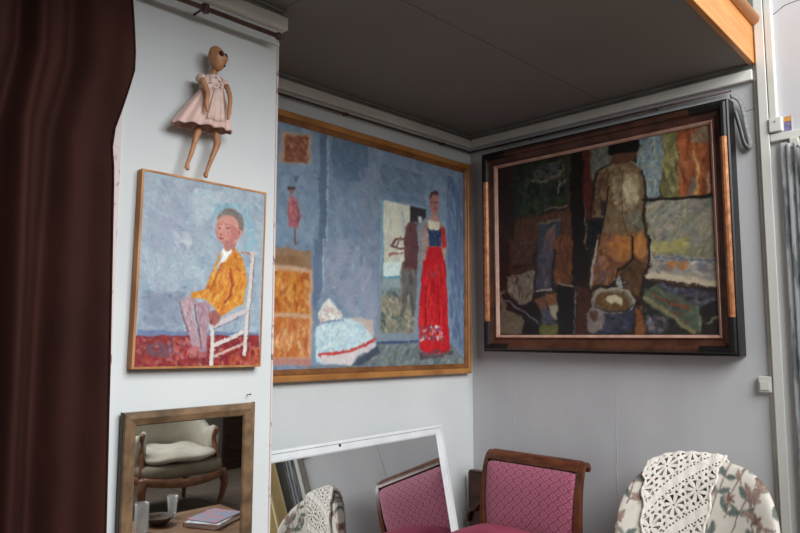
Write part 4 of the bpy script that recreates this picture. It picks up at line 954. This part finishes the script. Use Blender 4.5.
for pts, rad in (([DP(-2.176, 2.29), DP(-2.180, 2.245), DP(-2.186, 2.222, -.004), DP(-2.192, 2.205, -.004), DP(-2.205, 2.15), DP(-2.216, 2.112, .004), DP(-2.219, 2.100, .0), DP(-2.218, 2.090, -.004)], [.010, .009, .012, .010, .0075, .006, .0085, .005]),
                 ([DP(-2.120, 2.29), DP(-2.117, 2.235), DP(-2.114, 2.205, -.004), DP(-2.117, 2.186, -.004), DP(-2.134, 2.135), DP(-2.146, 2.098, .002), DP(-2.151, 2.085, .0), DP(-2.151, 2.076, -.004)], [.010, .009, .0125, .011, .0075, .006, .0085, .005])):
    sp = smooth_path(pts, 4); bm = B_(); tube(bm, sp, lerp_list(rad, len(sp)), 12); obj('leg', bm, M['doll_wood'], dl, True, D0)
bm = B_(); tube(bm, [DP(-2.122, 2.515, .012), (-2.118, -.523, 2.518)], .0025, 8); obj('hanging_wire', bm, M['rod'], dl, True, D0)

# ------------------------------------------------------------------ cable ducts, switch, small things on the grey wall
def duct(name, label, bm): tag(obj(name, bm, M['trunk_old']), label, 'cable duct')
d1 = thing('cable_duct', 'tall white cable duct running floor to ceiling beside the dark painting', 'cable duct', (-.015, -1.69, 0))
obj('duct_channel', bx(-.022, 0, -1.709, -1.668, .001, ZT - .001, bev=.003), M['trunk_old'], d1, False, d1.location)
obj('duct_lid', bx(-.030, -.0225, -1.713, -1.674, .001, ZT - .001, bev=.003), M['trunk'], d1, False, d1.location)
obj('duct_flange', bx(-.012, 0, -1.6675, -1.656, .001, ZT - .001, bev=.002), M['trunk_old'], d1, False, d1.location)
d2_ = thing('cable_duct', 'short upper cable duct running down into the white junction box', 'cable duct', (-.012, -1.73, 2.515))
obj('duct_channel', bx(-.024, 0, -1.7475, -1.7145, 2.515, ZT - .001, bev=.003), M['trunk'], d2_, False, d2_.location)
obj('duct_lid', bx(-.027, -.0245, -1.744, -1.718, 2.515, ZT - .001, bev=.001), M['trunk_old'], d2_, False, d2_.location)
jb = thing('junction_box', 'small square white junction box above the horizontal cable duct', 'junction box', (-.02, -1.74, 2.445))
obj('box_body', bx(-.040, 0, -1.768, -1.7145, 2.447, 2.512, bev=.005), M['trunk'], jb, False, jb.location)
bm = B_(); tube(bm, [(-.0405, -1.741, 2.492), (-.043, -1.741, 2.492)], .003, 10); obj('screw', bm, M['rod'], jb, False, jb.location)
d3 = thing('cable_duct', 'horizontal white cable duct running along the wall under the junction box', 'cable duct', (-.015, -1.9, 2.405))
obj('duct_channel', bx(-.028, 0, -2.40, -1.7145, 2.408, 2.442, bev=.003), M['trunk'], d3, False, d3.location)
obj('duct_joint', bx(-.038, 0, -1.828, -1.792, 2.366, 2.407, bev=.004), M['trunk_old'], d3, False, d3.location)
sw = thing('light_switch', 'square white light switch on the grey wall below the dark painting', 'light switch', (-.012, -1.64, 1.30))
obj('switch_box', bx(-.026, 0, -1.667, -1.612, 1.302, 1.372, bev=.004), M['trunk'], sw, False, sw.location)
rk = obj('rocker', bx(-.031, -.0265, -1.659, -1.620, 1.312, 1.350, bev=.002), M['trunk'], sw, False, sw.location)
M['card_orange'] = noise_mat('orange_card', rgb(196, 132, 60), rgb(212, 158, 88), 40, rough=.6, bump=.05)
M['card_blue'] = noise_mat('violet_blue_print', rgb(96, 96, 140), rgb(150, 140, 160), 60, rough=.5, bump=.05)
cd = thing('postcard', 'small orange and violet postcard propped on the horizontal cable duct', 'postcard', (-.012, -1.785, 2.443))
obj('card', bx(-.012, -.009, -1.800, -1.770, 2.443, 2.498), M['card_blue'], cd, False, cd.location)
obj('card_header', bx(-.0135, -.0125, -1.800, -1.770, 2.490, 2.512), M['card_orange'], cd, False, cd.location)
obj('card_border', bx(-.0135, -.0125, -1.806, -1.7995, 2.443, 2.506), M['trunk'], cd, False, cd.location)

# ------------------------------------------------------------------ low chair in raspberry damask
def damask(name):
    m = new_mat(name, rgb(166, 74, 108), .7, 0, .25)
    b = m.node_tree.nodes['Principled BSDF']
    b.inputs['Sheen Weight'].default_value = .35
    tc = nd(m, 'ShaderNodeTexCoord'); sp = nd(m, 'ShaderNodeSeparateXYZ')
    lk(m, tc.outputs['Object'], sp.inputs[0])
    def mth(op, a, bb=None, c=None):
        n = nd(m, 'ShaderNodeMath', operation=op)
        for i, v in enumerate((a, bb, c)):
            if v is None: continue
            if isinstance(v, (int, float)): n.inputs[i].default_value = v
            else: lk(m, v, n.inputs[i])
        return n.outputs[0]
    x, y, z = sp.outputs
    u = mth('MULTIPLY', y, 1 / .053)
    w = mth('ADD', z, mth('MULTIPLY', x, .9))
    v = mth('MULTIPLY', w, 1 / .050)
    wob = mth('MULTIPLY', mth('SINE', mth('MULTIPLY', v, 6.2832)), .06)
    a = mth('ADD', mth('ADD', u, v), wob); c = mth('SUBTRACT', mth('SUBTRACT', u, v), wob)
    fa = mth('ABSOLUTE', mth('SUBTRACT', mth('FRACT', a), .5)); fc = mth('ABSOLUTE', mth('SUBTRACT', mth('FRACT', c), .5))
    edge = mth('MAXIMUM', fa, fc)                       # .5 on the lattice lines
    line = mth('GREATER_THAN', edge, .40)
    ring = mth('MULTIPLY', mth('LESS_THAN', edge, .22), mth('GREATER_THAN', edge, .10))
    r2 = mth('ADD', mth('MULTIPLY', fa, fa), mth('MULTIPLY', fc, fc))
    dot = mth('LESS_THAN', r2, .008)
    msk = mth('MINIMUM', mth('ADD', mth('ADD', line, mth('MULTIPLY', ring, .55)), mth('MULTIPLY', dot, .8)), 1.0)
    n = nd(m, 'ShaderNodeTexNoise'); n.inputs['Scale'].default_value = 420
    lk(m, tc.outputs['Object'], n.inputs['Vector'])
    msk = mth('MULTIPLY', msk, mth('ADD', mth('MULTIPLY', n.outputs['Fac'], .6), .55))
    mx = nd(m, 'ShaderNodeMix', data_type='RGBA')
    mx.inputs[6].default_value = rgb(182, 104, 126); mx.inputs[7].default_value = rgb(138, 60, 84)
    lk(m, msk, mx.inputs[0]); lk(m, mx.outputs[2], b.inputs['Base Color'])
    bp = nd(m, 'ShaderNodeBump'); bp.inputs['Strength'].default_value = .5; bp.inputs['Distance'].default_value = .0015; bp.invert = True
    lk(m, msk, bp.inputs['Height']); lk(m, bp.outputs[0], b.inputs['Normal'])
    return m
M['damask'] = damask('raspberry_damask')
M['velvet'] = noise_mat('raspberry_velvet', rgb(138, 56, 78), rgb(156, 70, 92), 9, rough=.75, bump=.2, bscale=250, spec=.2)
M['mahogany'] = noise_mat('mahogany', rgb(70, 36, 22), rgb(112, 62, 38), 5, (7, 2, 2), rough=.32, bump=.1)

def sweep_xz(bm, path, thick, y0, y1):
    """strip following a path in the xz plane, given thickness, from y0 to y1"""
    p = [Vector((a[0], 0, a[-1])) for a in path]
    L, R_ = [], []
    for i in range(len(p)):
        t = (p[min(i + 1, len(p) - 1)] - p[max(i - 1, 0)]).normalized()
        nrm = Vector((t.z, 0, -t.x))
        k = thick[i] / 2 if hasattr(thick, '__len__') else thick / 2
        L.append(p[i] + nrm * k); R_.append(p[i] - nrm * k)
    def vv(q, y): return bm.verts.new((q.x, y, q.z))
    a = [vv(q, y0) for q in L]; b = [vv(q, y0) for q in R_]; c = [vv(q, y1) for q in L]; d = [vv(q, y1) for q in R_]
    for i in range(len(p) - 1):
        bm.faces.new((a[i], a[i + 1], b[i + 1], b[i])); bm.faces.new((c[i], d[i], d[i + 1], c[i + 1]))
        bm.faces.new((a[i], c[i], c[i + 1], a[i + 1])); bm.faces.new((b[i], b[i + 1], d[i + 1], d[i]))
    bm.faces.new((a[0], b[0], d[0], c[0])); bm.faces.new((a[-1], c[-1], d[-1], b[-1]))
    return bm

ch = thing('slipper_chair', 'low mahogany chair upholstered in raspberry pink damask in the corner', 'chair', (-.52, -.554, 0))
L0 = ch.location
ya, yb = -.856, -.252
back = smooth_path([(-.238, 0, .36), (-.250, 0, .50), (-.250, 0, .62), (-.240, 0, .74), (-.220, 0, .84), (-.196, 0, .893), (-.170, 0, .910), (-.150, 0, .902), (-.142, 0, .886), (-.152, 0, .877)], 6)
for y0, y1 in ((ya + .006, ya + .036), (yb - .026, yb)):
    bm = B_(); sweep_xz(bm, back, lerp_list([.050, .046, .040, .034, .030, .026, .024, .021, .018, .014], len(back)), y0, y1)
    stl = obj('back_post', bm, M['mahogany'], ch, False, L0)
    bv = stl.modifiers.new('round', 'BEVEL'); bv.width = .004; bv.segments = 2; bv.limit_method = 'ANGLE'
top = smooth_path([(-.220, 0, .874), (-.206, 0, .892), (-.186, 0, .908), (-.166, 0, .914), (-.146, 0, .904), (-.138, 0, .886)], 5)
bm = B_(); sweep_xz(bm, top, .026, ya + .0365, yb - .0265)
tr = obj('top_rail', bm, M['mahogany'], ch, False, L0); bv = tr.modifiers.new('round', 'BEVEL'); bv.width = .006; bv.segments = 2; bv.limit_method = 'ANGLE'
bm = B_()
cushion(bm, (0, 0, 0), (.271, .180, .030), 16, 3.2, 64, 18, lambda a, b, c: (-c - .246 + (.030 * max(0, b / .180) ** 2), a - .5485, b + .694))
obj('back_upholstery', bm, M['damask'], ch, True, L0)
bm = B_()
cushion(bm, (-.565, -.554, .475), (.305, .296, .105), 7, 2.4, 64, 24, lambda a, b, c: (a, b, c + (.045 * (1 - (a / .305) ** 2) * (1 - (b / .296) ** 2) if c > 0 else 0)))
obj('seat_cushion', bm, M['velvet'], ch, True, L0)
bm = B_(); box(bm, -.868, -.262, -.835, -.298, .335, .395, bev=.008)
obj('seat_rail', bm, M['mahogany'], ch, False, L0)
for y in (-.78, -.400):
    sp = smooth_path([(-.83, y, .36), (-.842, y, .28), (-.838, y, .16), (-.852, y, .06), (-.868, y, .004)], 5)
    bm = B_(); tube(bm, sp, lerp_list([.030, .028, .020, .016, .018], len(sp)), 12); obj('leg', bm, M['mahogany'], ch, True, L0)
    sp = smooth_path([(-.285, y, .36), (-.275, y, .25), (-.245, y, .12), (-.205, y, .004)], 5)
    bm = B_(); tube(bm, sp, lerp_list([.026, .024, .019, .016], len(sp)), 12); obj('leg', bm, M['mahogany'], ch, True, L0)

# upright wooden end with a carved scroll, standing in the corner behind the chair
wp = thing('bed_end', 'dark brown carved wooden bed end standing in the corner behind the raspberry chair', 'bed end', (-.09, -.2, 0))
obj('board', bx(-.115, -.085, -.32, -.048, .002, .765, bev=.006), M['mahogany'], wp, False, wp.location)
obj('cap', bx(-.120, -.080, -.32, -.058, .766, .776, bev=.004), M['mahogany'], wp, False, wp.location)
sp = smooth_path([(-.128, -.30, .66), (-.128, -.20, .640), (-.128, -.145, .600), (-.128, -.115, .565), (-.128, -.085, .555), (-.128, -.062, .525), (-.128, -.060, .490)], 6)
bm = B_(); tube(bm, sp, .013, 10); obj('carved_scroll', bm, M['mahogany'], wp, True, wp.location)

# ------------------------------------------------------------------ floral armchair with a crochet throw
pf = Painter(420, 420, (222, 213, 199), 21, .003, 1)
pf.dabs(ALL, [(226, 218, 205), (214, 203, 187), (232, 225, 214)], 700, .06, .02, 1, 1, .4, 4)
rg = random.Random(8)
def leaf(pf, u, v, ang, ln, col):
    dx, dy = math.cos(ang), math.sin(ang); nx, ny = -dy, dx
    pts = [(u, v)] + [(u + dx * ln * t + nx * ln * w, v + dy * ln * t + ny * ln * w) for t, w in ((.25, .20), (.55, .26), (.85, .12), (1.0, 0.0))] + \
          [(u + dx * ln * t - nx * ln * w, v + dy * ln * t - ny * ln * w) for t, w in ((.85, .12), (.55, .24), (.25, .18))]
    pf.poly(pts, col, 14); pf.line([(u, v), (u + dx * ln * .9, v + dy * ln * .9)], .003, tuple(c * .75 for c in col))
G1, G2, BR1, BR2 = (108, 122, 114), (136, 146, 138), (140, 112, 98), (168, 138, 122)
for k in range(14):
    u = .03 + .072 * k + rg.uniform(-.02, .02); v = 1.05; ang = -1.57
    pts = [(u, v)]
    for s in range(14):
        ang += rg.uniform(-.55, .55) - (ang + 1.57) * .35
        u += math.cos(ang) * .085; v += math.sin(ang) * .085
        pts.append((u, v))
        for sd in (-1, 1):
            if rg.random() < .62:
                leaf(pf, u, v, ang + sd * rg.uniform(.6, 1.3), rg.uniform(.055, .085), rg.choice((G1, G1, G2, BR2)))
        if rg.random() < .26:
            cu, cv = u + rg.uniform(-.05, .05), v + rg.uniform(-.03, .03)
            for q in range(6):
                leaf(pf, cu, cv, q * 1.047 + .3, .038, rg.choice((BR1, BR2, (186, 156, 140))))
            pf.ell((cu, cv), .011, .011, (120, 92, 80))
    pf.line(pts, .006, BR1)
pf.blur(1)
FAB = pf.linear(1.0)
M['floral'] = paint_mat('floral_linen', .85, .25, 500, .15)
def floral(o, ax, loc=(0, 0, 0), scale=.80):
    me = o.data
    n = len(me.vertices); co = np.zeros(n * 3, np.float32); me.vertices.foreach_get('co', co); co = co.reshape(-1, 3)
    p = {'yz': (co[:, 1], co[:, 2]), 'xz': (co[:, 0], co[:, 2]), 'xy': (co[:, 0], co[:, 1])}[ax]
    i = (((-p[0] / scale + .5) % 1) * 419).astype(int); j = (((-p[1] / scale) % 1) * 419).astype(int)
    ca = me.color_attributes.new('paint', 'FLOAT_COLOR', 'POINT')
    c4 = np.ones((n, 4), np.float32); c4[:, :3] = FAB[j, i]
    ca.data.foreach_set('color', c4.ravel())

fc = thing('floral_armchair', 'round-backed armchair covered in cream linen with grey-green leaves', 'armchair', (-.48, -1.425, 0))
F0 = fc.location
SA, SB, SC, E1, E2, ZC, XC, YC = .338, .40, .075, 3.0, 2.6, .605, -.245, -1.425
def bend(a, b): return -.22 * (abs(a) / SA) ** 2.4 * .62 + .10 * (b / SB)
bm = B_()
cushion(bm, (0, 0, 0), (SA, SB, SC), E1, E2, 300, 110, lambda a, b, c: (XC - c + bend(a, b), YC + a, ZC + b))
o = obj('backrest', bm, M['floral'], fc, True, F0); floral(o, 'yz')
for s in (-1, 1):
    bm = B_()
    cushion(bm, (0, 0, 0), (.26, .15, .062), 3.2, 2.6, 150, 50, lambda a, b, c: (-.62 + a, YC + s * .300 + c, .47 + b - .03 * (a / .26)))
    o = obj('arm', bm, M['floral'], fc, True, F0); floral(o, 'xz')
bm = B_(); cushion(bm, (-.60, YC, .40), (.27, .235, .075), 5, 2.6, 120, 40); o = obj('seat_cushion', bm, M['floral'], fc, True, F0); floral(o, 'xy')
bm = B_(); cushion(bm, (-.60, YC, .255), (.285, .330, .085), 8, 6, 100, 30); o = obj('seat_base', bm, M['floral'], fc, True, F0); floral(o, 'xz')
for x in (-.83, -.30):
    for y in (YC - .26, YC + .26):
        bm = B_(); lathe(bm, [(.018, .001), (.022, .02), (.018, .05), (.026, .12), (.030, .19)], (x, y, 0), 16); obj('leg', bm, M['mahogany'], fc, True, F0)

# crochet throw: thick yarn sheet, real openings, draped over the back
NA, NB = 190, 400
aa = np.linspace(0, 1, NA)[None, :]; q = np.linspace(-1, 1, NB)[:, None]          # q<0 front, q>0 behind
def side(z): return np.interp(z, [.55, .75, 1.0], [-1.215, -1.200, -1.185]), np.interp(z, [.55, .75, 1.0], [-1.445, -1.470, -1.505])
zg = 1.0 - .42 * np.abs(q)
lft, rgt = side(zg)
Yc = lft + (rgt - lft) * aa + .006 * np.sin(q * 22) * (np.abs(aa - .5) * 2) ** 6
A_ = Yc - YC
bmax = SB * (1 - np.minimum(np.abs(A_ / SA), .98) ** E1) ** (1 / E1)
blow = np.where(q < 0, .02, .18)
wq = np.abs(q) ** 1.7
Bc = bmax - (bmax - blow) * wq
rho = np.minimum((np.abs(A_ / SA) ** E1 + np.abs(Bc / SB) ** E1) ** (1 / E1), 1.0)
Cc = SC * np.maximum(1 - rho ** E2, 0) ** (1 / E2)
sgn = np.where(q < 0, 1.0, -1.0)
off = .014
Xc = XC - sgn * (Cc + off * np.minimum(np.abs(q) * 6, 1)) + (-.22 * (np.abs(A_) / SA) ** 2.4 * .62 + .10 * (Bc / SB))
Zc = ZC + Bc + (off + .012) * np.exp(-(q / .14) ** 2) + .002 * np.sin(aa * 37 + q * 9)
P = np.stack([Xc, Yc, Zc], -1)
arc = np.zeros((NB, NA)); seg = np.linalg.norm(np.diff(P, axis=0), axis=2); arc[1:] = np.cumsum(seg, 0)
arc -= arc[NB // 2][None, :]
U_ = -(Yc - YC); V_ = arc                                  # right, up (front side)
Um = (U_[:-1, :-1] + U_[1:, 1:]) / 2; Vm = (V_[:-1, :-1] + V_[1:, 1:]) / 2
ca_, sa_ = math.cos(R(38)), math.sin(R(38))
s_ = Um * ca_ + Vm * sa_; t_ = -Um * sa_ + Vm * ca_
per = .168
tb = ((t_ + .030) % per)                                    # 0..per: rosette band then plain band
ros = .112
cs = ((s_ + np.floor((t_ + .030) / per) * .04) % ros) - ros / 2; ct_ = tb - ros / 2
rr = np.hypot(cs, ct_); th_ = np.arctan2(ct_, cs)
inband = tb < ros
pet = np.abs(((th_ * 8 / (2 * math.pi)) % 1) - .5)
hole = inband & (rr > .012) & (rr < .044) & (pet < .07 + .20 * (rr - .012) / .032)
hole |= inband & (rr < .0045)
hole |= inband & (rr > .052) & (np.abs(((th_ * 12 / (2 * math.pi)) % 1) - .5) < .22) & (rr < .062)
edge_b = np.abs(tb - ros - .006) < .0035
hole |= edge_b & ((s_ % .016) < .009)
edge_c = np.abs(tb - per + .006) < .0035
hole |= edge_c & ((s_ % .016) < .009)
M['yarn'] = noise_mat('cream_cotton_yarn', rgb(234, 224, 212), rgb(246, 240, 230), 60, rough=.9, bump=.6, bscale=260, spec=.1)
cv = thing('crochet_throw', 'cream crochet throw with flower openwork draped over the floral armchair', 'throw', (-.25, -1.34, 1.0))
o = grid_mesh('crochet_cloth', P - np.array(cv.location), M['yarn'], cv, keep=~hole)
sm = o.modifiers.new('yarn', 'SOLIDIFY'); sm.thickness = .0065; sm.offset = 0
# picot beads along the two long edges
for col in (0, NA - 1):
    bm = B_(); tube(bm, [tuple(P[k, col] - np.array(cv.location)) for k in range(0, NB, 4)], [.0045 + .0022 * ((k // 2) % 2) for k in range(0, NB // 4)], 7)
    obj('edging', bm, M['yarn'], cv, True)

# ------------------------------------------------------------------ what the mirrors show: the other side of the room
M['yellow_cloth'] = noise_mat('pale_yellow_cloth', rgb(222, 202, 152), rgb(234, 218, 174), 3, (3, 3, 1), rough=.85, bump=.2, bscale=200, spec=.1)
u = np.linspace(0, 1, 90)[None, :]; zz = np.linspace(2.40, .03, 40)[:, None]
Yy = -1.860 - u * .66 + .015 * np.sin(zz * 2.1) + 0 * zz
Xx = -.085 + .030 * np.sin(u * 2 * np.pi * 5) * (1 - .3 * zz / 2.4) + 0 * zz
yc = thing('yellow_curtain', 'pale yellow curtain hanging against the grey wall past the cable duct', 'curtain', (-.085, -2.2, .03))
P = np.stack([Xx, Yy, zz + 0 * Xx], -1) - np.array(yc.location)
o = grid_mesh('curtain_cloth', P, M['yellow_cloth'], yc); sm = o.modifiers.new('thickness', 'SOLIDIFY'); sm.thickness = .004
obj('curtain_heading', bx(-.115, -.055, -2.55, -1.862, 2.335, 2.40, bev=.008), M['yellow_cloth'], yc, False, yc.location)

M['cream_cloth'] = noise_mat('cream_upholstery', rgb(178, 171, 156), rgb(194, 188, 174), 8, rough=.85, bump=.3, bscale=90, spec=.15)
M['beech'] = noise_mat('waxed_beech', rgb(104, 66, 46), rgb(136, 92, 66), 6, (3, 3, 3), rough=.4, bump=.1)
M['shaded_cream'] = noise_mat('shaded_cream_deck', rgb(126, 116, 100), rgb(142, 132, 116), 8, rough=.85, bump=.3, bscale=90, spec=.15)  # cream darkened: shade below the seat cushion is put into the colour
bg = thing('cream_armchair', 'cream upholstered armchair on curved wooden legs seen in the wall mirror', 'armchair', (-.40, -4.07, 0), (0, 0, R(2)))
bg.scale = (1.16, 1.1, 1.15)
# local: front is +y
def tub_h(th): return .60 + .26 * max(0, math.cos(th)) ** 1.2 + .02 * math.cos(2 * th)
bm = B_(); rings = []
N = 48
for i in range(N + 1):
    th = R(-122) + R(244) * i / N
    cxn, cyn = math.sin(th), -math.cos(th)
    h = tub_h(th) + (.03 if i in (0, N) else 0)
    fx = 1.0
    prof = [(.285, .33), (.275, .46), (.272, h - .05), (.285, h - .012), (.318, h), (.350, h - .014), (.362, h - .06), (.355, .46), (.345, .33)]
    rings.append([bm.verts.new((cxn * r * 1.0, cyn * r * 1.02 - .02, z)) for r, z in prof])
for a, b in zip(rings, rings[1:]):
    for k in range(len(a)): bm.faces.new((a[k], a[(k + 1) % len(a)], b[(k + 1) % len(a)], b[k]))
bm.faces.new(rings[0]); bm.faces.new(rings[-1])
obj('tub_back', bm, M['cream_cloth'], bg, True)
bm = B_(); cushion(bm, (0, .02, .425), (.285, .300, .050), 3.6, 2.2, 48, 18, lambda a, b, c: (a, b, c + .012 * math.sin(a * 22) * math.cos(b * 15))); obj('seat_cushion', bm, M['cream_cloth'], bg, True)
bm = B_(); cushion(bm, (0, -.01, .340), (.325, .335, .055), 4.5, 5, 48, 12); obj('seat_deck', bm, M['shaded_cream'], bg, True)
bm = B_(); path = smooth_path([(-.30, .26, .29), (-.17, .335, .275), (0, .35, .262), (.17, .335, .275), (.30, .26, .29)], 6); tube(bm, path, .030, 10, (1.0, .7)); obj('front_apron', bm, M['beech'], bg, True)
for s in (-1, 1):
    bm = B_(); path = smooth_path([(s * .30, .26, .29), (s * .325, .05, .285), (s * .27, -.25, .285)], 6); tube(bm, path, .028, 10, (1, .7)); obj('side_apron', bm, M['beech'], bg, True)
    sp = smooth_path([(s * .295, .255, .30), (s * .315, .275, .22), (s * .300, .262, .12), (s * .285, .25, .04), (s * .300, .268, .006)], 5)
    bm = B_(); tube(bm, sp, lerp_list([.036, .030, .020, .014, .018], len(sp)), 12); obj('leg', bm, M['beech'], bg, True)
    sp = smooth_path([(s * .25, -.25, .30), (s * .262, -.265, .20), (s * .258, -.275, .10), (s * .27, -.31, .006)], 5)
    bm = B_(); tube(bm, sp, lerp_list([.032, .026, .018, .016], len(sp)), 12); obj('leg', bm, M['beech'], bg, True)
    sp = smooth_path([(s * .297, .230, .31), (s * .285, .195, .42), (s * .278, .150, .52), (s * .285, .185, .60)], 5)
    bm = B_(); tube(bm, sp, lerp_list([.024, .019, .017, .020], len(sp)), 12); obj('arm_post', bm, M['beech'], bg, True)

M['table_wood'] = noise_mat('walnut_table', rgb(112, 82, 62), rgb(146, 112, 86), 4, (1, 8, 8), rough=.35, bump=.1)
TX, TY, TZ = -1.30, -2.15, .44
tb_ = thing('coffee_table', 'low brown wooden coffee table seen in the wall mirror', 'table', (TX, TY, 0))
obj('table_top', bx(-.55, .42, -.30, .34, TZ - .03, TZ, bev=.006), M['table_wood'], tb_)
obj('apron', bx(-.51, .38, -.26, .30, TZ - .09, TZ - .031, bev=.004), M['table_wood'], tb_)
for x in (-.50, .37):
    for y in (-.25, .29):
        bm = B_(); tube(bm, [(x, y, .001), (x, y, TZ - .031)], [.016, .026], 12); obj('leg', bm, M['table_wood'], tb_, True)
def glass_vessel(name, label, cat, x, y, prof_o, prof_i):
    bm = B_(); lathe(bm, prof_o + prof_i[::-1], (0, 0, 0), 28)
    o = obj(name, bm, M['glass'], None, True); o.location = (x, y, TZ + .001); tag(o, label, cat)
glass_vessel('drinking_glass', 'tapered clear drinking glass with a heavy base on the coffee table', 'glass', TX + .05, TY - .22,
             [(.0005, 0), (.030, 0), (.024, .012), (.024, .03), (.033, .125)], [(.0005, .02), (.021, .022), (.031, .125)])
glass_vessel('glass_vase', 'tall straight clear glass vase on the coffee table', 'vase', TX - .22, TY - .05,
             [(.0005, 0), (.036, 0), (.038, .01), (.038, .16)], [(.0005, .014), (.034, .018), (.0345, .16)])
M['bowl'] = noise_mat('dark_wicker', rgb(60, 44, 34), rgb(96, 76, 58), 40, rough=.7, bump=.6)
bm = B_(); lathe(bm, [(.0005, 0), (.045, 0), (.075, .03), (.085, .045), (.080, .046), (.068, .030), (.042, .008), (.0005, .007)], (0, 0, 0), 28)
o = obj('small_bowl', bm, M['bowl'], None, True); o.location = (TX - .075, TY - .14, TZ + .001); tag(o, 'small dark woven bowl on the coffee table', 'bowl')
M['paper'] = new_mat('paper_edges', rgb(222, 218, 206), .8)
M['cover_red'] = noise_mat('orange_red_cover', rgb(176, 74, 44), rgb(196, 98, 60), 20, rough=.45, bump=.03)
M['cover_print'] = noise_mat('pink_blue_print', rgb(190, 140, 152), rgb(146, 158, 176), 12, rough=.35, bump=.02, lo=.42, hi=.56)
M['cover_white'] = noise_mat('white_grey_print', rgb(222, 224, 226), rgb(150, 158, 170), 9, rough=.35, bump=.02, lo=.5, hi=.62)
def book(name, label, x, y, z, w, d, t, rz, cover, cat='book'):
    b = thing(name, label, cat, (x, y, z), (0, 0, R(rz)))
    obj('pages', bx(-w / 2 + .003, w / 2 - .003, -d / 2 + .003, d / 2 - .003, .0025, t - .0025), M['paper'], b)
    obj('cover', bx(-w / 2, w / 2, -d / 2, d / 2, t - .002, t, bev=.0005, seg=1), cover, b)
    obj('cover', bx(-w / 2, w / 2, -d / 2, d / 2, 0, .002, bev=.0005, seg=1), cover, b)
    obj('spine', bx(-w / 2 - .0015, -w / 2 - .0001, -d / 2, d / 2, 0, t), cover, b)
bkx, bky = TX + .17, TY + .04
book('book', 'orange-red book under the magazines on the coffee table', bkx, bky, TZ + .001, .21, .27, .022, 64, M['cover_red'])
book('magazine', 'white and grey magazine lying under the pink and blue one', bkx + .005, bky - .002, TZ + .0235, .21, .28, .006, 58, M['cover_white'], 'magazine')
book('magazine', 'pink and blue magazine on top of the pile on the coffee table', bkx + .02, bky - .015, TZ + .030, .20, .26, .005, 66, M['cover_print'], 'magazine')

bm = B_(); tube(bm, [(-1.935, -.519, 1.343), (-1.935, -.540, 1.345), (-1.935, -.542, 1.345)], [.0016, .0016, .0035], 8)
tag(obj('nail', bm, M['rod']), 'small nail in the white wall just above the wooden mirror frame', 'nail')
